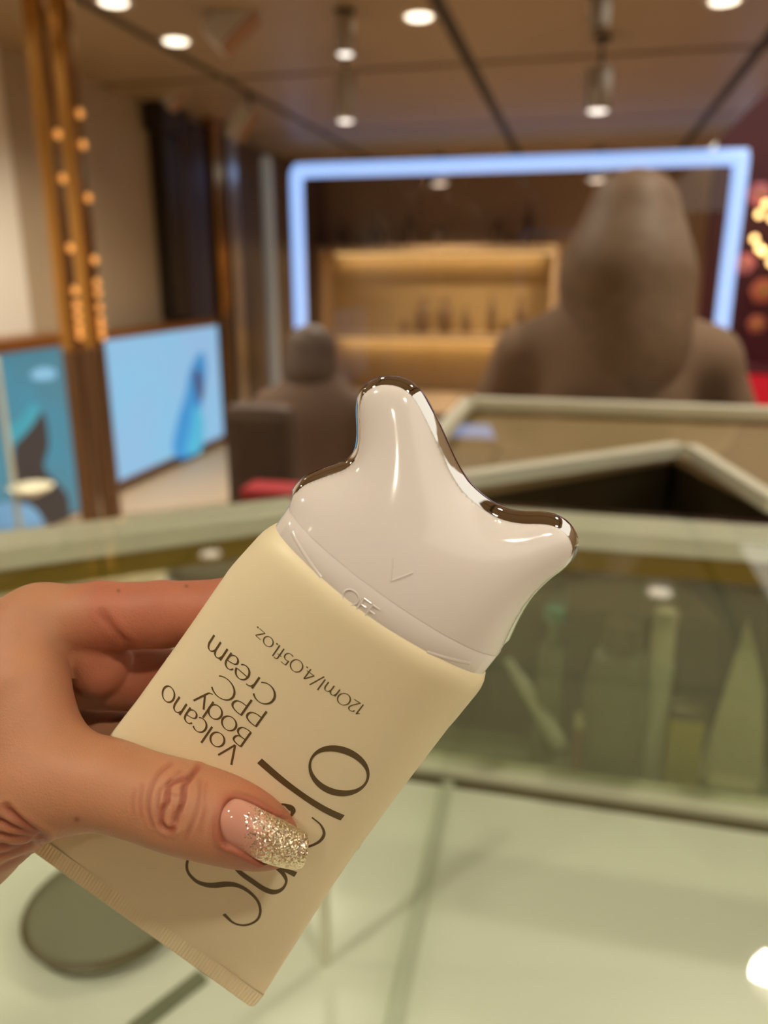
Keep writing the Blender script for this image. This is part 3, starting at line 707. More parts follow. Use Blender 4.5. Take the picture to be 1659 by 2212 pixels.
# low dark cabinet in the aisle with gold and red goods on it
AZ = CZ - 0.17
t = empty('aisle_cabinet', (0.1, 1.03, 0), 'low dark cabinet in the aisle between the two counters', 'cabinet')
tri = [(-0.085, 0.985), (0.155, 1.19), (0.20, 0.985)]
o = prism('body', [(x - 0.1, y - 1.03) for x, y in tri], 0.0, AZ - 0.012, M['dark_brown'], t)
o = prism('top_board', [(x - 0.1, y - 1.03) for x, y in tri], AZ - 0.012, AZ, M['dark_olive'], t, 0.002)
def ball(px_, py_, r, label):
    q = on_z(px_, py_, AZ); tb = empty('ornament', (q[0], q[1], AZ), label, 'ornament', 'gold balls on the aisle cabinet')
    lathe('stand', [(r * 0.7, 0.0), (r * 0.7, 0.003), (0.003, 0.005), (0.003, 0.01)], M['dark_metal'], tb, seg=12)
    lathe('ball', [(0.002, 0.009)] + [(r * math.cos(a), 0.009 + r + r * math.sin(a)) for a in np.linspace(-1.35, 1.35, 9)] + [(0.002, 0.009 + 2 * r)], M['gold'], tb, seg=16)
ball(1515, 1035, 0.014, 'gold ball ornament, largest on the aisle cabinet at right')
ball(1548, 1068, 0.010, 'small gold ball ornament beside the largest gold ball')
ball(1320, 1075, 0.011, 'gold ball ornament left of the small red box')
q = on_z(1440, 1085, AZ)
t = empty('red_box', (q[0], q[1], AZ), 'small red box on the aisle cabinet between gold balls', 'box')
bm_obj('body', box_bm((-0.012, -0.01, 0), (0.012, 0.01, 0.02), 0.001), M['red'], t); bm_obj('lid', box_bm((-0.013, -0.011, 0.02), (0.013, 0.011, 0.027), 0.001), M['red'], t)

# ------------------------------------------------------------------ cream tube with massage cap
def P(x, y, d): return np.array([(x - CX) / FPX * d, -(y - CY) / FPX * d, -d])
HO = P(812, 1305, .160); HE = P(305, 2003, .186)
HA = HO - HE; HL = np.linalg.norm(HA) * 1e3; HA = HA / np.linalg.norm(HA)
HU = P(1031, 1470, .160) - P(592, 1140, .160); HU -= HA * (HU @ HA); HU /= np.linalg.norm(HU)
HZ = np.cross(HU, HA)
tube = empty('cosmetic_tube', (0, 0, 0), 'cream squeeze tube with a white and chrome massage cap held in the hand', 'tube')
Ow = cam2world(HO); Uw = cam2world(HU) - CAM; Aw = cam2world(HA) - CAM; Zw = cam2world(HZ) - CAM
mw = Matrix(((Uw[0], Aw[0], Zw[0], Ow[0]), (Uw[1], Aw[1], Zw[1], Ow[1]), (Uw[2], Aw[2], Zw[2], Ow[2]), (0, 0, 0, 1)))
tube.matrix_world = mw @ Matrix.Scale(0.001, 4)        # children are modelled in millimetres
M['tube'] = pbr('cream_plastic', (246, 232, 192), 0.42, var=0.015, scale=0.05, bump=0.02, bscale=4, sss=0.15, spec=0.4)
M['tube'].node_tree.nodes['Principled BSDF'].inputs['Subsurface Scale'].default_value = 0.002
M['cap'] = pbr('gloss_white_plastic', (238, 230, 222), 0.12, var=0.01, scale=0.05, coat=0.6, sss=0.1)
M['cap'].node_tree.nodes['Principled BSDF'].inputs['Subsurface Scale'].default_value = 0.002
M['chrome'] = pbr('chrome', (226, 224, 222), 0.04, 1.0, var=0.02, scale=0.2)
M['ink'] = pbr('brown_ink', (98, 80, 46), 0.5, var=0.05, scale=0.3)
TWR, TBR = 27.7, 13.4
def tdims(v):
    tt = np.clip(-np.asarray(v, float) / HL, 0, 1)
    w = np.interp(tt, [0, .1, .3, .5, .65, .8, .93, 1], [27.2, 27.9, 28.4, 29.2, 30.3, 31.4, 32.4, 32.7])
    b = TBR * (1 - np.clip(tt / 0.953, 0, 1)) ** .85 + .62 * tt
    uc = -0.9 * np.clip(tt / 0.12, 0, 1) * np.clip((1 - tt) / 0.4, 0, 1)
    return w, b, uc
def tz(u, v):
    w, b, uc = tdims(v); return b * np.maximum(0, 1 - np.minimum(1, np.abs((u - uc) / w)) ** 2.1) ** (1 / 2.1)
NS = 96
vs_, fs = [], []
rings = []
prof = [(4.2, 0.55), (4.0, 0.80), (3.0, 0.90), (1.4, 0.965), (0.2, 0.985), (-1.2, 0.997), (-2.6, 1.0)]
for v, s in prof: rings.append((v, s))
for v in np.linspace(-4.5, -(HL - 4.75), 60): rings.append((float(v), 1.0))
for v, s in rings:
    w, b, uc = tdims(min(v, 0)); 
    for k in range(NS):
        a = 2 * math.pi * k / NS; ca, sa = math.cos(a), math.sin(a)
        u = np.sign(ca) * abs(ca) ** (2 / 2.1) * w * s + uc; z = np.sign(sa) * abs(sa) ** (2 / 2.1) * b * s
        vs_.append((u, v, z))
for i in range(len(rings) - 1):
    for k in range(NS):
        k2 = (k + 1) % NS; fs.append((i * NS + k, (i + 1) * NS + k, (i + 1) * NS + k2, i * NS + k2))
fs.append(tuple(range(NS)))
tbody = mesh_obj('tube_body', vs_, fs, M['tube'], tube, True)
# crimped end with fine ribs
NR = 640; vs_, fs = [], []
vv = [-(HL - 5.0), -(HL - 4.9), -(HL - 4.75), -(HL - 4.3), -(HL - 0.4), -(HL - 0.05), -(HL + 0.15)]
for side in (1, -1):
    for j, v in enumerate(vv):
        w, b, uc = tdims(v)
        for i in range(NR + 1):
            f = i / NR * 2 - 1; w2 = 32.6
            u = f * w2; vvv = v
            # rounded corners
            ed = w2 - abs(u)
            if ed < 1.5: vvv = v + (0.0 if j < 4 else (1.5 - math.sqrt(max(0, 1.5 ** 2 - (1.5 - ed) ** 2))) * 1.0)
            rib = 0.10 * math.sin(u * 2 * math.pi / 0.82) if j in (3, 4) else 0.0
            if abs(u + 2) < 6: rib *= 0.35
            th = [0.62, 0.62, 0.60, 0.50, 0.50, 0.42, 0.05][j]
            th *= min(1, math.sqrt(max(0.0, 1 - (1 - min(1, ed / 0.8)) ** 2)) + 0.05)
            vs_.append((u, vvv, side * (th + rib)))
n1 = NR + 1; off = len(vv) * n1
for sI in (0, 1):
    for j in range(len(vv) - 1):
        for i in range(NR):
            a = sI * off + j * n1 + i; q4 = (a, a + n1, a + n1 + 1, a + 1)
            fs.append(q4 if sI == 0 else q4[::-1])
mesh_obj('crimp_seal', vs_, fs, M['tube'], tube, True)

# cap skirt
CA, CB, VC = 25.75, 12.6, 7.0
vs_, fs = [], []
cprof = [(0.25, 0.90), (0.10, 0.985), (0.35, 1.0), (6.86, 1.0), (7.0, 0.993), (7.2, 0.98), (7.2, 0.4)]
for v, s in cprof:
    for k in range(NS):
        a = 2 * math.pi * k / NS; vs_.append((CA * s * math.cos(a), v, CB * s * math.sin(a)))
for i in range(len(cprof) - 1):
    for k in range(NS):
        k2 = (k + 1) % NS; fs.append((i * NS + k, i * NS + k2, (i + 1) * NS + k2, (i + 1) * NS + k))
fs.append(tuple(range(NS - 1, -1, -1))); fs.append(tuple((len(cprof) - 1) * NS + k for k in range(NS)))
sk = mesh_obj('cap_skirt', vs_, fs, M['cap'], tube, True); sk.data.set_sharp_from_angle(angle=math.radians(50))
# inflated massage head
OUT = [(-25.75, 7.0), (-25.98, 8.2), (-26.0, 9.8), (-25.45, 11.97), (-23.71, 14.8), (-21.94, 17.31), (-20.52, 19.56), (-19.98, 21.66), (-20.25, 23.66), (-21.14, 25.69), (-22.41, 27.67), (-23.81, 29.54), (-25.0, 31.47), (-25.58, 33.25), (-25.25, 34.97), (-24.23, 36.61), (-22.78, 37.83), (-20.99, 38.65), (-19.23, 38.9), (-17.47, 38.65), (-15.92, 38.1), (-13.77, 37.04), (-11.51, 35.81), (-9.4, 34.6), (-7.49, 33.44), (-5.47, 32.25), (-3.56, 31.21), (-1.37, 30.2), (1.03, 29.42), (3.75, 28.94), (6.67, 28.80), (9.35, 29.05), (11.68, 29.8), (14.08, 31.07), (16.4, 32.7), (18.25, 33.73), (20.02, 34.2), (21.8, 34.05), (23.24, 33.4), (24.35, 32.4), (25.0, 31.0), (25.15, 29.4), (24.78, 27.3), (24.22, 25.07), (23.78, 22.43), (23.58, 19.44), (23.81, 16.49), (24.25, 13.63), (24.85, 10.87), (25.4, 8.4), (25.75, 7.0)]
OC = catmull(OUT, 6)
hs = 0.25
gu = np.arange(-27.5, 27.51, hs); gv = np.arange(7.0, 40.6, hs)
GU, GV = np.meshgrid(gu, gv, indexing='ij')
def inside(px_, py_, poly):
    r_ = np.zeros(px_.shape, bool); x = poly[:, 0]; y = poly[:, 1]; n = len(poly)
    for i in range(n):
        x1, y1, x2, y2 = x[i], y[i], x[(i + 1) % n], y[(i + 1) % n]
        if y1 == y2: continue
        c = ((y1 > py_) != (y2 > py_)); r_ ^= c & (px_ < (x2 - x1) * (py_ - y1) / (y2 - y1) + x1)
    return r_
def dist_poly(q, poly):
    a = poly[:-1]; b = poly[1:]; best = np.full(len(q), 1e9); near = np.zeros_like(q)
    for i in range(len(a)):
        d = b[i] - a[i]; l = d @ d
        if l < 1e-12: continue
        tt = np.clip(((q - a[i]) @ d) / l, 0, 1); pr = a[i] + tt[:, None] * d
        dd = np.linalg.norm(q - pr, axis=1); m = dd < best; best[m] = dd[m]; near[m] = pr[m]
    return best, near
INS = inside(GU, GV, np.vstack([OC, OC[:1]])); INS[:, 0] = np.abs(gu) < CA
H0 = CB * CB * np.maximum(0, 1 - (gu / CA) ** 2)
Q = 2 * CB * CB / CA ** 2
QF = 1 + 0.55 * np.clip((22 - gv) / 12, 0, 1)[None, :]
def solve():
    levels = [8, 4, 2, 1]; Hc = None
    for s in levels:
        u_, v_ = gu[::s], gv[::s]; ins_l = INS[::s, ::s]; h0 = H0[::s]
        if Hc is None: Hh = np.where(ins_l, 20.0, 0.0)
        else:
            Hh = np.repeat(np.repeat(Hc, 2, 0), 2, 1)[:len(u_), :len(v_)]
            if Hh.shape != ins_l.shape: Hh = np.pad(Hh, ((0, ins_l.shape[0] - Hh.shape[0]), (0, ins_l.shape[1] - Hh.shape[1])), mode='edge')
            Hh = np.where(ins_l, Hh, 0.0)
        hh = hs * s; Hh[:, 0] = h0
        for _ in range(500 if s > 1 else 350):
            N = Hh.copy()
            N[1:-1, 1:-1] = 0.25 * (Hh[2:, 1:-1] + Hh[:-2, 1:-1] + Hh[1:-1, 2:] + Hh[1:-1, :-2] + hh * hh * Q * QF[:, ::s][:, 1:-1])
            N = np.where(ins_l, N, 0.0); N[:, 0] = h0; Hh = N
        Hc = Hh
    return Hc
HH = solve()
HGu, HGv = np.gradient(HH, hs)
HGu[:, 0] = np.where(np.abs(gu) < CA, -2 * CB * CB * gu / CA ** 2, HGu[:, 0])
def bil(Gd, u, v):
    x = np.clip((u - gu[0]) / hs, 0, len(gu) - 1.001); y = np.clip((v - gv[0]) / hs, 0, len(gv) - 1.001)
    i = x.astype(int); j = y.astype(int); fx = x - i; fy = y - j
    return Gd[i, j] * (1 - fx) * (1 - fy) + Gd[i + 1, j] * fx * (1 - fy) + Gd[i, j + 1] * (1 - fx) * fy + Gd[i + 1, j + 1] * fx * fy
def capz(u, v):
    u = np.atleast_1d(np.asarray(u, float)); v = np.atleast_1d(np.asarray(v, float))
    zs = CB * np.sqrt(np.maximum(0, 1 - (u / CA) ** 2))
    return np.where(v < VC, zs, np.sqrt(np.maximum(0, bil(HH, u, np.maximum(v, VC)))))
# quad mesh, rim snapped to the outline
cells = INS[:-1, :-1] | INS[1:, :-1] | INS[:-1, 1:] | INS[1:, 1:]
need = np.zeros_like(INS); 
need[:-1, :-1] |= cells; need[1:, :-1] |= cells; need[:-1, 1:] |= cells; need[1:, 1:] |= cells
ids = -np.ones(INS.shape, int); ids[need] = np.arange(need.sum())
PU = GU[need].copy(); PV = GV[need].copy(); ins_n = INS[need]
PZ = np.sqrt(np.maximum(HH[need], 0)); Nn = np.stack([-HGu[need], -HGv[need], 2 * PZ], 1)
outm = ~ins_n
bd, nr = dist_poly(np.stack([PU[outm], PV[outm]], 1), OC)
PU[outm] = nr[:, 0]; PV[outm] = np.maximum(nr[:, 1], VC); PZ[outm] = 0
Nn[outm, 0] = -bil(HGu, PU[outm], PV[outm]); Nn[outm, 1] = -bil(HGv, PU[outm], PV[outm]); Nn[outm, 2] = 0.05
Nn /= np.linalg.norm(Nn, axis=1)[:, None] + 1e-9
ci, cj = np.nonzero(cells)
Fq = np.stack([ids[ci, cj], ids[ci + 1, cj], ids[ci + 1, cj + 1], ids[ci, cj + 1]], 1)
ch = fast_mesh('massage_head', np.stack([PU, PV, PZ], 1), Fq, M['cap'], tube)
try: ch.data.normals_split_custom_set_from_vertices([tuple(n) for n in Nn])
except Exception as ex: print('normals', ex)
# chrome plate
tan = np.gradient(OC, axis=0); tan /= np.linalg.norm(tan, axis=1)[:, None]; nrm = np.stack([-tan[:, 1], tan[:, 0]], 1)
lp = [(-0.6, -0.3), (0.05, -0.32), (0.50, -1.0), (0.95, -1.9), (1.35, -3.0), (1.55, -4.2), (1.42, -5.6), (1.0, -6.7), (0.2, -7.3), (-1.5, -7.6)]
vs_, fs = [], []; nO = len(OC)
fade = np.clip(np.minimum(np.arange(nO), np.arange(nO)[::-1]) / 8.0, 0.25, 1)
for off_, z in lp:
    for i in range(nO): vs_.append((OC[i, 0] + nrm[i, 0] * off_ * fade[i], OC[i, 1] + nrm[i, 1] * off_ * fade[i], z))
for j in range(len(lp) - 1):
    for i in range(nO - 1):
        a = j * nO + i; fs.append((a, a + nO, a + nO + 1, a + 1))
    a = j * nO + nO - 1; b = j * nO; fs.append((a, a + nO, b + nO, b))
fs.append(tuple((len(lp) - 1) * nO + i for i in range(nO)))
fs.append(tuple(range(nO - 1, -1, -1)))
pl = mesh_obj('chrome_plate', vs_, fs, M['chrome'], ch, True); pl['label'] = 'polished chrome plate edging the white cap'
bm = bmesh.new(); bm.from_mesh(pl.data); bmesh.ops.recalc_face_normals(bm, faces=bm.faces); bm.to_mesh(pl.data); bm.free()
pl.data.set_sharp_from_angle(angle=math.radians(60))

# lettering: own pen strokes laid on the curved surface
def arc(cx, cy, rx, ry, a0, a1, n=18):
    return [(cx + rx * math.cos(math.radians(a)), cy + ry * math.sin(math.radians(a))) for a in np.linspace(a0, a1, n)]
def cm(*p): return [tuple(q) for q in catmull(p, 6)]
GL = {
 'o': (.56, [arc(.28, .26, .24, .265, 0, 360, 32)]), 'l': (.18, [[(.09, 0), (.09, .76)]]),
 'c': (.47, [arc(.28, .26, .235, .265, 48, 312)]),
 'a': (.47, [cm((.05, .40), (.12, .49), (.23, .52), (.34, .46), (.38, .34)), [(.38, .36), (.38, 0)], cm((.38, .30), (.24, .28), (.1, .23), (.045, .13), (.1, .02), (.22, -.01), (.33, .06), (.38, .14))]),
 'n': (.50, [[(.08, 0), (.08, .5)], cm((.08, .34), (.15, .46), (.25, .515), (.36, .47), (.41, .34)), [(.41, .36), (.41, 0)]]),
 'm': (.78, [[(.08, 0), (.08, .5)], cm((.08, .34), (.14, .46), (.23, .515), (.33, .47), (.38, .34)), [(.38, .36), (.38, 0)], cm((.38, .34), (.44, .46), (.53, .515), (.63, .47), (.68, .34)), [(.68, .36), (.68, 0)]]),
 'V': (.58, [[(.02, .72), (.29, 0)], [(.29, 0), (.55, .72)]]),
 'B': (.50, [[(.08, 0), (.08, .72)], cm((.08, .715), (.24, .715), (.38, .66), (.40, .54), (.34, .42), (.22, .385), (.08, .38)), cm((.08, .38), (.26, .38), (.40, .32), (.44, .19), (.38, .06), (.24, .005), (.08, .005))]),
 'd': (.58, [arc(.27, .26, .225, .265, 0, 360, 32), [(.49, 0), (.49, .76)]]),
 'y': (.48, [[(.03, .5), (.25, .02)], cm((.45, .5), (.25, .02), (.17, -.14), (.06, -.2))]),
 'P': (.48, [[(.08, 0), (.08, .72)], cm((.08, .715), (.26, .71), (.40, .64), (.43, .51), (.38, .38), (.25, .31), (.08, .31))]),
 'C': (.70, [arc(.39, .36, .35, .37, 42, 318, 30)]),
 'r': (.33, [[(.08, 0), (.08, .5)], cm((.08, .32), (.13, .44), (.22, .5), (.31, .50))]),
 'e': (.51, [[(.05, .28), (.47, .28)], arc(.27, .26, .225, .265, 4, 318, 26)]),
 '1': (.26, [cm((.04, .56), (.11, .61), (.16, .69)), [(.16, .7), (.16, 0)]]),
 '2': (.42, [cm((.05, .56), (.09, .65), (.19, .70), (.30, .66), (.34, .55), (.29, .40), (.17, .20), (.04, .02)), [(.03, .02), (.38, .02)]]),
 '0': (.64, [arc(.32, .34, .28, .35, 0, 360, 34)]),
 '/': (.36, [[(.02, -.1), (.33, .78)]]),
 '4': (.46, [[(.33, 0), (.33, .70)], [(.33, .70), (.04, .2)], [(.03, .2), (.44, .2)]]),
 '.': (.15, [[(.05, 0.0), (.05, .075)]]),
 '5': (.44, [[(.36, .70), (.10, .70)], [(.10, .70), (.085, .40)], cm((.085, .40), (.2, .44), (.33, .38), (.37, .22), (.30, .06), (.17, .0), (.04, .04))]),
 'f': (.28, [cm((.29, .74), (.2, .75), (.135, .68), (.13, .56)), [(.13, .58), (.13, 0)], [(.02, .46), (.25, .46)]]),
 'z': (.42, [[(.05, .48), (.36, .48)], [(.36, .48), (.05, .02)], [(.04, .02), (.38, .02)]]),
 'O': (.74, [arc(.37, .36, .33, .36, 0, 360, 32)]), 'F': (.42, [[(.08, 0), (.08, .72)], [(.08, .71), (.4, .71)], [(.08, .38), (.34, .38)]]),
}
def ribbon(pts, wfun, mapf, V, F, lift, ridge=0.0):
    pts = np.asarray(pts, float)
    # densify
    out = [pts[0]]
    for a, b in zip(pts[:-1], pts[1:]):
        n = max(1, int(np.linalg.norm(b - a) / 0.35))
        for k in range(1, n + 1): out.append(a + (b - a) * k / n)
    pts = np.array(out); closed = np.linalg.norm(pts[0] - pts[-1]) < 1e-6
    tg = np.gradient(pts, axis=0)
    if closed: tg[0] = tg[-1] = pts[1] - pts[-2]
    tg /= np.linalg.norm(tg, axis=1)[:, None] + 1e-9; nn = np.stack([-tg[:, 1], tg[:, 0]], 1)
    w = wfun(tg, np.linspace(0, 1, len(pts)))
    b0 = len(V); rows = [(-.5, 0), (0, ridge), (.5, 0)]
    for i in range(len(pts)):
        for s, r_ in rows:
            q = pts[i] + nn[i] * s * w[i]; u, v = q; V.append((u, v, float(mapf(u, v)) + lift + r_))
    for i in range(len(pts) - 1):
        for k in range(2):
            a = b0 + i * 3 + k; F.append((a, a + 3, a + 4, a + 1))
def text(name, s, origin, e1, e2, size, thick, thin, mapf, width=None, lift=0.05, mat=None, ridge=0.0, parent=None):
    origin = np.array(origin, float); e1 = np.array(e1, float); e2 = np.array(e2, float)
    adv = sum(GL[c][0] if c != ' ' else .3 for c in s); sx = size if width is None else width / adv
    V, F = [], []; x = 0.0
    def wf(tg, t): 
        c = np.abs(tg @ (e2 * 0.95 - e1 * 0.18)); return thin + (thick - thin) * np.clip(c, 0, 1) ** 1.6
    for c in s:
        a_, st = GL[c]
        for poly_ in st:
            pp = [origin + e1 * (x + px_) * sx + e2 * py_ * size for px_, py_ in poly_]
            ribbon(pp, (lambda tg, t: np.full(len(t), thick * 1.25)) if c == '.' else wf, mapf, V, F, lift, ridge)
        x += a_
    o = mesh_obj(name, V, F, mat or M['ink'], parent or tbody, True)
    return o
fz = lambda u, v: tz(u, v)
for s, u0, v0, wd, sz in [('Volcano', -5.0, -39.7, 21.3, 6.6), ('Body', -5.2, -34.7, 14.2, 6.3), ('PPC', -5.0, -28.3, 13.0, 6.4), ('Cream', -5.6, -22.9, 18.2, 6.4)]:
    text('printed_text', s, (u0, v0), (-1, 0), (0, -1), sz, 0.50, 0.20, fz, wd)
text('printed_text', '120ml/4.05fl.oz.', (9.6, -14.2), (-1, 0), (0, -1), 3.9, 0.30, 0.13, fz, 26.6)
# large word along the tube
V, F = [], []
big = lambda th, tn, q=1.7: (lambda tg, t: tn + (th - tn) * np.clip(np.abs(tg @ np.array([0.96, 0.28])), 0, 1) ** q)
ribbon(catmull([(3.1, -68.3), (1.2, -68.7), (-.5, -70.6), (-.6, -73.5), (.8, -76.2), (3.5, -77.2), (5.8, -76.5), (7.6, -75.0), (9.4, -72.8), (11.5, -71.3), (14.3, -71.0), (17.3, -72), (19.3, -74.3), (19.9, -77.2), (18.6, -80.2), (16.2, -81.5), (13.2, -80.9)], 6), lambda tg, t: 0.55 + 0.95 * np.exp(-((t - 0.46) / 0.17) ** 2) + 0.35 * np.exp(-(t / 0.05) ** 2) + 0.4 * np.exp(-((1 - t) / 0.05) ** 2), fz, V, F, 0.05)
ribbon(catmull([(8.0, -62.0), (7.0, -63.8), (7.3, -66.0), (9.8, -67.5), (13.6, -67.9), (17.0, -68.0), (19.0, -67.2), (19.9, -65.2), (19.4, -62.8), (17.2, -61.2), (14, -60.5)], 6), big(1.5, .5), fz, V, F, 0.05)
ribbon([(7.0, -60.6), (16.5, -60.4), (20.2, -60.0)], lambda tg, t: 0.8 + 0.8 * t ** 3, fz, V, F, 0.055)
ribbon(catmull([(11.4, -47.6), (11.0, -45.4), (9.6, -45.0), (8.2, -45.5), (7.2, -48.0), (8.0, -51.5), (11.0, -54.0), (14.5, -54.2), (17.6, -52.6), (19.5, -49.5), (19.4, -46.8), (17.6, -45.0), (15.0, -44.3)], 6), lambda tg, t: 0.35 + 1.2 * np.exp(-((t - 0.13) / 0.07) ** 2) + 1.0 * np.exp(-((t - 0.52) / 0.14) ** 2) + .3 * np.exp(-((t - .8) / .1) ** 2), fz, V, F, 0.05)
ribbon(catmull([(-0.9, -39.3), (5, -40.1), (10.2, -40.6), (15.5, -40.9), (20.3, -40.8)], 6), lambda tg, t: 1.45 + 0.25 * np.abs(t - .5) * 2, fz, V, F, 0.05)
ribbon([(13.35 + 6.1 * math.cos(a), -30.8 + 5.35 * math.sin(a)) for a in np.linspace(0, 2 * math.pi, 60)], big(1.65, .5, 2.2), fz, V, F, 0.05)
mesh_obj('printed_brand_word', V, F, M['ink'], tbody, True)
# raised marks on the cap
cz_ = lambda u, v: float(capz(u, v)[0])
text('embossed_text', 'OFF', (-7.0, 1.5), (1, 0), (0, 1), 3.9, 0.42, 0.42, cz_, 7.6, lift=-0.02, mat=M['cap'], ridge=0.24, parent=sk)
V, F = [], []
for a_, b_ in [((-3.2, 13.7), (-0.9, 10.1)), ((-0.9, 10.1), (1.5, 13.6))]:
    ribbon([a_, b_], lambda tg, t: np.full(len(t), .42), cz_, V, F, -0.02, 0.24)
mesh_obj('embossed_arrow', V, F, M['cap'], ch, True)
V, F = [], []
for a_, b_ in [((-21.7, 4.6), (-12, 2.2)), ((12.5, 2.2), (21.0, 4.0))]:
    V, F = [], []
    ribbon([a_, b_], lambda tg, t: np.full(len(t), .8), lambda u, v: CB * math.sqrt(max(0, 1 - (u / CA) ** 2)), V, F, -0.02, 0.24)
    mesh_obj('embossed_bar', V, F, M['cap'], sk, True)

# ------------------------------------------------------------------ the hand
def J(*pts): return [(P(x, y, d * 1e-3) * 1e3, r) for x, y, d, r in pts]
thumb = J((-150, 1850, 187, 16), (40, 1706, 168, 11.8), (130, 1692, 165, 10.2), (220, 1693, 163, 9.2), (300, 1716, 161.5, 8.6), (390, 1743, 160.5, 8.9), (470, 1766, 160.2, 8.5), (535, 1790, 160.8, 7.5), (590, 1815, 162.3, 5.6))
_tp = catmull([j[0] for j in thumb], 3); _tr = catmull([[j[1] - (0.25 if k > 2 else 0)] for k, j in enumerate(thumb)], 3)[:, 0]
thumb = [(a_, float(b_)) for a_, b_ in zip(_tp, _tr)]
index = J((92, 1348, 182, 9.0), (220, 1332, 182, 8.0), (350, 1327, 181, 7.5), (500, 1320, 180, 7.4), (600, 1345, 182.1, 6.9), (705, 1390, 182.4, 6.4), (870, 1465, 178.8, 5.2))
middle = J((40, 1445, 194, 9.0), (330, 1468, 193, 7.8), (470, 1480, 187, 7.4), (690, 1575, 185.5, 6.6), (830, 1650, 180, 5.2))
ring = J((5, 1560, 205, 8.6), (260, 1600, 199, 7.6), (400, 1620, 190, 7.0), (610, 1730, 188, 6.2), (740, 1800, 184, 5.0))
pinky = J((-20, 1665, 210, 7.8), (170, 1730, 203, 6.6), (300, 1760, 193, 6.0), (460, 1850, 190.5, 5.4), (570, 1912, 188.5, 4.6))
WR = P(-300, 1890, .205) * 1e3
metas = [J((92, 1348, 182, 9.0), (-40, 1520, 184, 13)) + [(WR + np.array([-2, 4, 10]), 17)],
         J((40, 1445, 194, 9.4), (-110, 1650, 200, 12)) + [(WR + np.array([0, 2, 2]), 17)],
         J((5, 1560, 205, 9.0), (-150, 1740, 210, 12)) + [(WR + np.array([0, 0, -6]), 16)],
         J((-20, 1665, 210, 8.4), (-170, 1800, 216, 11)) + [(WR + np.array([0, -4, -12]), 15)]]
forearm = [(WR + np.array([0, 0, 2.0]), 21), (P(-620, 2350, .225) * 1e3, 25), (P(-900, 2900, .25) * 1e3, 30)]
web = J((88, 1350, 181, 8.6), (52, 1410, 176.5, 8.6), (54, 1490, 171.5, 8.8), (72, 1575, 168, 8.8), (120, 1680, 165.5, 9.0))
web2 = J((20, 1400, 180, 10), (-10, 1560, 176, 12), (20, 1690, 170, 11))
pad = J((192, 1402, 184.5, 7.6), (212, 1436, 186, 7.6))
thenar = J((-140, 1830, 190, 15), (20, 1650, 182, 10), (60, 1500, 185, 8))
def hand_sdf(p):
    f1 = chain_sd(p, index, 1.5); f2 = chain_sd(p, middle, 1.5); f3 = chain_sd(p, ring, 1.5); f4 = chain_sd(p, pinky, 1.5)
    d = chain_sd(p, metas[0], 4)
    for m_ in metas[1:]: d = smin(d, chain_sd(p, m_, 4), 5)
    d = smin(d, chain_sd(p, forearm, 8), 10)
    d = smin(d, chain_sd(p, web2, 3), 7); d = smin(d, chain_sd(p, web, 3), 2.4); d = smin(d, chain_sd(p, thenar, 3), 5)
    d = smin(d, chain_sd(p, thumb, 1.5), 4.5)
    fi = smin(smin(f1, f2, 0.8), smin(f3, f4, 0.8), 0.8)
    d = smin(d, fi, 1.8)
    d = smin(d, chain_sd(p, pad, 2), 1.3)
    return d
alln = np.array([j[0] for j in thumb + index + middle + ring + pinky + forearm])
lo = np.array([alln[:, 0].min() - 8, alln[:, 1].min() - 8, alln[:, 2].min() - 22]); hi = alln.max(0) + 12
lo[0] = max(lo[0], -118); lo[1] = max(lo[1], -150)
HV, HF = surface_nets(hand_sdf, lo, hi, 1.5)
HV = project_sdf(hand_sdf, HV, 0.2, 2)
for _ in range(2):
    HV, HF = subdivide(HV, HF); HV = project_sdf(hand_sdf, HV, 0.15, 1)
HN = sdf_normals(hand_sdf, HV, 0.25)
dep = -HV[:, 2]; PX = CX + FPX * HV[:, 0] / dep; PY = CY - FPX * HV[:, 1] / dep
front = (HN * -HV).sum(1) > 0
tips = 0
# creases pressed into the skin (polylines across the thumb joint, wrist fold and web)
s3 = lambda L_: [(300 + x * .2532, 1600 + y * .2532) for x, y in L_]
s2 = lambda L_: [(x * .2532, 1580 + y * .2532) for x, y in L_]
s1 = lambda L_: [(x * .3014, 1230 + y * .3014) for x, y in L_]
CRE = [(s3([(270, 205), (175, 280), (105, 400), (75, 520), (85, 640), (120, 720)]), 4, .34, 172),
       (s3([(420, 320), (280, 360), (245, 440), (240, 520), (200, 590), (188, 680), (215, 740), (290, 770)]), 5, .62, 172),
       (s3([(505, 235), (430, 330), (385, 400), (382, 480), (360, 560), (322, 640), (295, 740)]), 5, .62, 172),
       (s3([(240, 450), (300, 472), (385, 470)]), 3, .2, 172),
       (s3([(300, 560), (290, 640), (270, 700)]), 3, .18, 172),
       (s3([(345, 270), (260, 350), (180, 440), (160, 540), (150, 640)]), 4, .3, 172),
       (s3([(525, 350), (522, 480), (485, 620), (440, 740), (400, 840)]), 4, .3, 172),
       (s3([(570, 370), (562, 520), (556, 640), (520, 770)]), 4, .22, 172),
       (s3([(30, 380), (8, 520), (20, 640)]), 4, .22, 172), (s3([(-40, 430), (-60, 520), (-50, 620)]), 4, .16, 172),
       (s2([(60, 640), (130, 720), (230, 800), (390, 885)]), 6, .6, 185), (s2([(-40, 740), (150, 830), (380, 905)]), 6, .6, 185),
       (s2([(-40, 860), (130, 893), (370, 910)]), 5, .5, 185), (s2([(-40, 970), (150, 985), (330, 930)]), 6, .6, 185), (s2([(-40, 1060), (180, 1005), (300, 950)]), 5, .5, 190), (s2([(-20, 1180), (120, 1105), (250, 1040)]), 6, .5, 190),
       (s1([(730, 320), (800, 410), (860, 480), (930, 545)]), 8, .3, 190)]
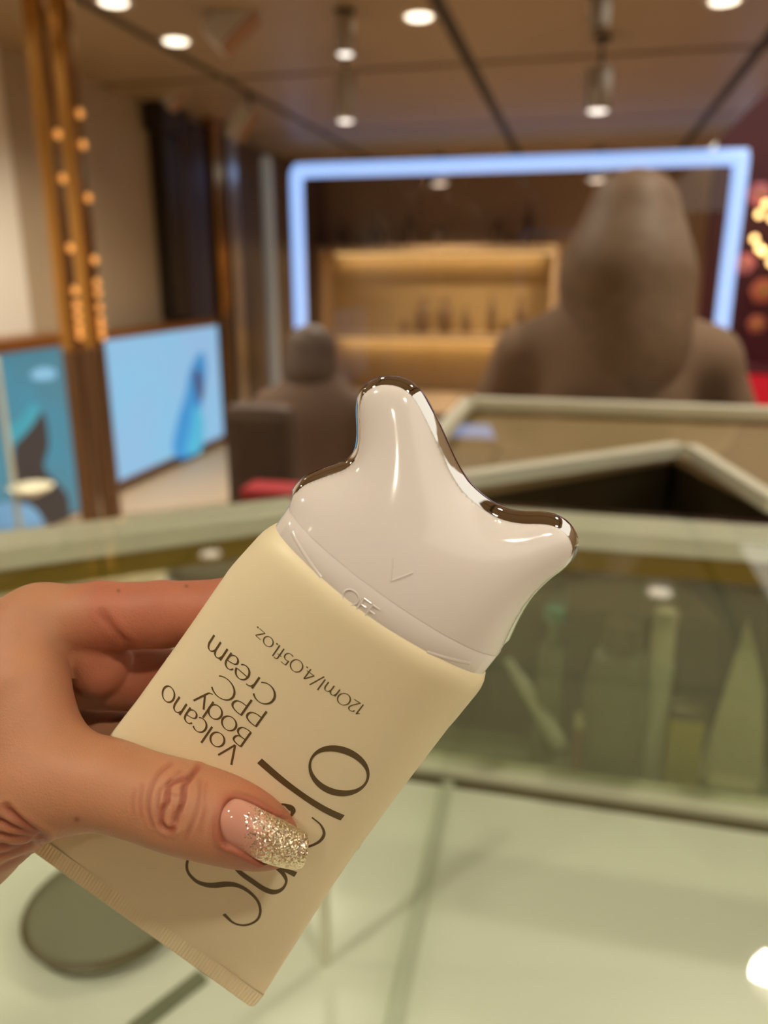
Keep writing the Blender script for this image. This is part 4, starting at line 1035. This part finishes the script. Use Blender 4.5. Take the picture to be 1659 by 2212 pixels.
disp = np.zeros(len(HV)); red = np.zeros(len(HV))
pp = np.stack([PX, PY], 1)
for pl_, wd, dp, dmax in CRE:
    c = catmull(pl_, 5); mn = c.min(0) - 30; mx_ = c.max(0) + 30
    sel = np.nonzero(front & (dep < dmax) & (pp > mn).all(1) & (pp < mx_).all(1))[0]
    if not len(sel): continue
    d_, _n = dist_poly(pp[sel], c)
    tt = np.minimum(np.linalg.norm(pp[sel] - c[0], axis=1), np.linalg.norm(pp[sel] - c[-1], axis=1)); en = np.clip(tt / 14, 0.15, 1)
    disp[sel] -= dp * en * np.exp(-(d_ / wd) ** 2); disp[sel] += dp * 0.35 * en * np.exp(-((d_ - wd * 2.2) / (wd * 1.2)) ** 2)
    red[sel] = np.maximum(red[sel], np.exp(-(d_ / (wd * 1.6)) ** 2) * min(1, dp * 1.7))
# nail outline in the picture -> nail fold
nail_c = [(516, 1727), (497, 1727), (484, 1740), (476, 1768), (475, 1795), (478, 1814), (486, 1824)]
nl = catmull([(600, 1766), (570, 1750), (540, 1735)] + nail_c + [(515, 1836), (560, 1860)], 6)
sel = np.nonzero(front & (dep < 175) & (PX > 440) & (PX < 640) & (PY > 1680) & (PY < 1900))[0]
d_, _n = dist_poly(pp[sel], nl); ins_nail = inside(pp[sel, 0], pp[sel, 1], np.vstack([nl, [(640, 1880), (640, 1760)]]))
sg = np.where(ins_nail, -d_, d_)
disp[sel] += np.where(sg > 0, 0.55 * np.exp(-((sg - 7) / 8) ** 2), 0) - np.where(sg < 0, 0.75 * np.clip(-sg / 7, 0, 1), 0)
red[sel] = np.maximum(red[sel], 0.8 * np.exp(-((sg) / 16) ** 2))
HV2 = HV + HN * disp[:, None]
M['skin'] = bpy.data.materials.new('skin'); m = M['skin']; m.use_nodes = True; nt = m.node_tree; b = nt.nodes['Principled BSDF']
at = nt.nodes.new('ShaderNodeAttribute'); at.attribute_name = 'skin'
tc = nt.nodes.new('ShaderNodeTexCoord')
n1_ = nt.nodes.new('ShaderNodeTexNoise'); n1_.inputs['Scale'].default_value = 120; n1_.inputs['Detail'].default_value = 5
nt.links.new(tc.outputs['Object'], n1_.inputs['Vector'])
mr = nt.nodes.new('ShaderNodeMapRange'); mr.inputs[3].default_value = 0.86; mr.inputs[4].default_value = 1.12; nt.links.new(n1_.outputs['Fac'], mr.inputs[0])
mx = nt.nodes.new('ShaderNodeMix'); mx.data_type = 'RGBA'; mx.blend_type = 'MULTIPLY'; mx.inputs[0].default_value = 1
nt.links.new(at.outputs['Color'], mx.inputs[6]); nt.links.new(mr.outputs[0], mx.inputs[7]); nt.links.new(mx.outputs[2], b.inputs['Base Color'])
b.inputs['Roughness'].default_value = 0.5; b.inputs['Specular IOR Level'].default_value = 0.35
b.inputs['Subsurface Weight'].default_value = 0.35; b.inputs['Subsurface Radius'].default_value = (1.0, 0.35, 0.2); b.inputs['Subsurface Scale'].default_value = 0.0035
vo = nt.nodes.new('ShaderNodeTexVoronoi'); vo.inputs['Scale'].default_value = 1500; vo.feature = 'DISTANCE_TO_EDGE'
nt.links.new(tc.outputs['Object'], vo.inputs['Vector'])
n2_ = nt.nodes.new('ShaderNodeTexNoise'); n2_.inputs['Scale'].default_value = 900; nt.links.new(tc.outputs['Object'], n2_.inputs['Vector'])
ad = nt.nodes.new('ShaderNodeMath'); ad.operation = 'ADD'; nt.links.new(vo.outputs['Distance'], ad.inputs[0]); nt.links.new(n2_.outputs['Fac'], ad.inputs[1])
bp = nt.nodes.new('ShaderNodeBump'); bp.inputs['Strength'].default_value = 0.22; bp.inputs['Distance'].default_value = 0.0004
nt.links.new(ad.outputs[0], bp.inputs['Height']); nt.links.new(bp.outputs[0], b.inputs['Normal'])
W = cam2world(HV2 * 1e-3)
hl = cam2world(WR * 1e-3)
hand = fast_mesh('hand', W, HF, M['skin'], None, hl)
tag(hand, 'hand with a glitter-tipped thumbnail gripping the cream tube', 'hand')
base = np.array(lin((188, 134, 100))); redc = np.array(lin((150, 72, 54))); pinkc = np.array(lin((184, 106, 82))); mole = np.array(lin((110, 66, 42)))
colr = np.tile(base, (len(W), 1))
# finger flesh and web a little pinker than the back of the hand
fl = np.clip((PX - 120) / 90, 0, 1) * np.clip((1560 - PY) / 60, 0, 1)
colr = colr * (1 - 0.7 * fl[:, None]) + pinkc * 0.7 * fl[:, None]
tp = np.clip((PX - 400) / 160, 0, 1) * np.clip((PY - 1600) / 60, 0, 1); colr = colr * (1 - 0.5 * tp[:, None]) + pinkc * 0.5 * tp[:, None]
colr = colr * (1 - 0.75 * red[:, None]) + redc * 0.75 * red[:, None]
for (mx_, my_, mr_) in [(166, 1770, 6), (256, 1276, 4), (403, 1266, 4)]:
    w_ = np.exp(-(((PX - mx_) ** 2 + (PY - my_) ** 2) / mr_ ** 2)) * (dep < 190) * front; colr = colr * (1 - 0.8 * w_[:, None]) + mole * 0.8 * w_[:, None]
ca = hand.data.color_attributes.new('skin', 'FLOAT_COLOR', 'POINT')
ca.data.foreach_set('color', np.concatenate([colr, np.ones((len(W), 1))], 1).astype(np.float32).ravel())

# thumbnail: long, square, glitter fading from the tip
up_e = catmull([(488, 1731), (512, 1725), (545, 1737), (573, 1752), (616, 1773), (650, 1791), (666, 1801)], 6)
lo_e = catmull([(476, 1816), (490, 1827), (515, 1837), (566, 1862), (600, 1873), (634, 1879), (654, 1876)], 6)
def resample(c, n):
    s = np.concatenate([[0], np.cumsum(np.linalg.norm(np.diff(c, axis=0), axis=1))]); s /= s[-1]
    q = np.linspace(0, 1, n); return np.stack([np.interp(q, s, c[:, 0]), np.interp(q, s, c[:, 1])], 1)
ns, ntt = 44, 25
ue, le = resample(up_e, ns), resample(lo_e, ns)
NV, NF, UVs = [], [], []
for layer in (0, 1):
    for i in range(ns):
        s = i / (ns - 1)
        for j in range(ntt):
            tq = j / (ntt - 1) * 2 - 1
            c0 = ue[i] * (1 - tq) / 2 + le[i] * (1 + tq) / 2
            # cuticle bows towards the knuckle, free edge slightly rounded
            axis = np.array([0.945, 0.327]); bow = -10 * (1 - tq * tq) * (1 - s) ** 3 + 5 * (1 - tq * tq) * s ** 4 - 2.5 * abs(tq) ** 8 * s ** 12
            c0 = c0 + axis * bow
            dm = 151.6 + 2.2 * s + 2.0 * s * s - 1.3 * math.sin(min(1, s * 1.1) * math.pi) * 0.9
            dm += 1.9 * tq * tq + 0.6 * tq ** 6 - 0.75 * tq
            if s < 0.12: dm += 0.6 * ((0.12 - s) / 0.12) ** 2
            NV.append(cam2world(P(c0[0], c0[1], (dm + (0.62 if layer else 0.0)) * 1e-3))); UVs.append((s, tq * 0.5 + 0.5))
for i in range(ns - 1):
    for j in range(ntt - 1):
        a = i * ntt + j; NF.append((a, a + ntt, a + ntt + 1, a + 1)); o2 = ns * ntt; NF.append((a + o2, a + o2 + 1, a + o2 + ntt + 1, a + o2 + ntt))
loop = [j for j in range(ntt)] + [i * ntt + ntt - 1 for i in range(1, ns)] + [(ns - 1) * ntt + j for j in range(ntt - 2, -1, -1)] + [i * ntt for i in range(ns - 2, 0, -1)]
for k in range(len(loop)):
    a, b2 = loop[k], loop[(k + 1) % len(loop)]; NF.append((a, b2, b2 + ns * ntt, a + ns * ntt))
m = bpy.data.materials.new('glitter_nail'); m.use_nodes = True; nt = m.node_tree; b = nt.nodes['Principled BSDF']; out = nt.nodes['Material Output']
uv = nt.nodes.new('ShaderNodeAttribute'); uv.attribute_name = 'nail_s'
tc = nt.nodes.new('ShaderNodeTexCoord')
vor = nt.nodes.new('ShaderNodeTexVoronoi'); vor.inputs['Scale'].default_value = 3800; nt.links.new(tc.outputs['Object'], vor.inputs['Vector'])
b.inputs['Base Color'].default_value = (*lin((208, 150, 130)), 1); b.inputs['Roughness'].default_value = 0.08; b.inputs['Coat Weight'].default_value = 1.0; b.inputs['Coat Roughness'].default_value = 0.02
b.inputs['Subsurface Weight'].default_value = 0.2; b.inputs['Subsurface Scale'].default_value = 0.001
sep = nt.nodes.new('ShaderNodeSeparateColor'); nt.links.new(vor.outputs['Color'], sep.inputs[0])
g = nt.nodes.new('ShaderNodeBsdfPrincipled'); g.inputs['Metallic'].default_value = 1.0; g.inputs['Roughness'].default_value = 0.3; g.inputs['Coat Weight'].default_value = 0.5
gr = nt.nodes.new('ShaderNodeValToRGB'); gr.color_ramp.elements[0].color = (*lin((238, 210, 164)), 1); gr.color_ramp.elements[1].color = (*lin((255, 246, 226)), 1)
nt.links.new(sep.outputs[1], gr.inputs[0]); nt.links.new(gr.outputs[0], g.inputs['Base Color'])
nm = nt.nodes.new('ShaderNodeVectorMath'); nm.operation = 'SUBTRACT'; nm.inputs[1].default_value = (0.5, 0.5, 0.5); nt.links.new(vor.outputs['Color'], nm.inputs[0])
sc_ = nt.nodes.new('ShaderNodeVectorMath'); sc_.operation = 'SCALE'; sc_.inputs[3].default_value = 1.0; nt.links.new(nm.outputs[0], sc_.inputs[0])
geo = nt.nodes.new('ShaderNodeNewGeometry'); adn = nt.nodes.new('ShaderNodeVectorMath'); adn.operation = 'ADD'
nt.links.new(geo.outputs['Normal'], adn.inputs[0]); nt.links.new(sc_.outputs[0], adn.inputs[1])
nz = nt.nodes.new('ShaderNodeVectorMath'); nz.operation = 'NORMALIZE'; nt.links.new(adn.outputs[0], nz.inputs[0]); nt.links.new(nz.outputs[0], g.inputs['Normal'])
ramp = nt.nodes.new('ShaderNodeMapRange'); ramp.inputs[1].default_value = 0.26; ramp.inputs[2].default_value = 0.66; ramp.inputs[3].default_value = 0.0; ramp.inputs[4].default_value = 1.05
nt.links.new(uv.outputs['Fac'], ramp.inputs[0])
lt = nt.nodes.new('ShaderNodeMath'); lt.operation = 'LESS_THAN'; nt.links.new(sep.outputs[0], lt.inputs[0]); nt.links.new(ramp.outputs[0], lt.inputs[1])
mixs = nt.nodes.new('ShaderNodeMixShader'); nt.links.new(lt.outputs[0], mixs.inputs[0]); nt.links.new(b.outputs[0], mixs.inputs[1]); nt.links.new(g.outputs[0], mixs.inputs[2]); nt.links.new(mixs.outputs[0], out.inputs[0])
nail = mesh_obj('thumbnail', np.array(NV) - hl, NF, m, hand, True)
at_ = nail.data.attributes.new('nail_s', 'FLOAT', 'POINT'); at_.data.foreach_set('value', np.array([u_[0] for u_ in UVs], np.float32))
bm = bmesh.new(); bm.from_mesh(nail.data); bmesh.ops.recalc_face_normals(bm, faces=bm.faces); bm.to_mesh(nail.data); bm.free()
nail.data.set_sharp_from_angle(angle=math.radians(60))
nail['label'] = 'long square thumbnail fading from pink to gold glitter'

# ------------------------------------------------------------------ what stands behind the photographer (seen mirrored in the glossy cap)
t = empty('neon_arch', (-0.3, -2.6, 0), 'blue light tube frame behind the photographer, mirrored in the white cap', 'light frame')
tube_along('light_tube', catmull([(-1.0, 0, 0.9), (-1.0, 0, 1.6), (-1.0, 0, 2.1), (-0.97, 0, 2.2), (-0.9, 0, 2.22), (0.2, 0, 2.22), (0.95, 0, 2.22), (0.99, 0, 2.2), (1.0, 0, 2.1), (1.0, 0, 1.5), (1.0, 0, 0.9)], 5), 0.022, M['led'], t, 10)
for x in (-1.0, 1.0): lathe('foot', [(0.12, 0), (0.12, 0.02), (0.03, 0.04), (0.03, 0.92)], M['dark_metal'], t, loc=(x, 0, 0))

# small glows and the added column glints; sampling each as a light only slows the render
for m_ in bpy.data.materials:
    if m_.name.split('.')[0] in ('lamp_glow', 'spot_glow', 'warm_bulb', 'amber_glint', 'poster_ink', 'pink_petal', 'orange_petal', 'grey_tube', 'warm_strip'):
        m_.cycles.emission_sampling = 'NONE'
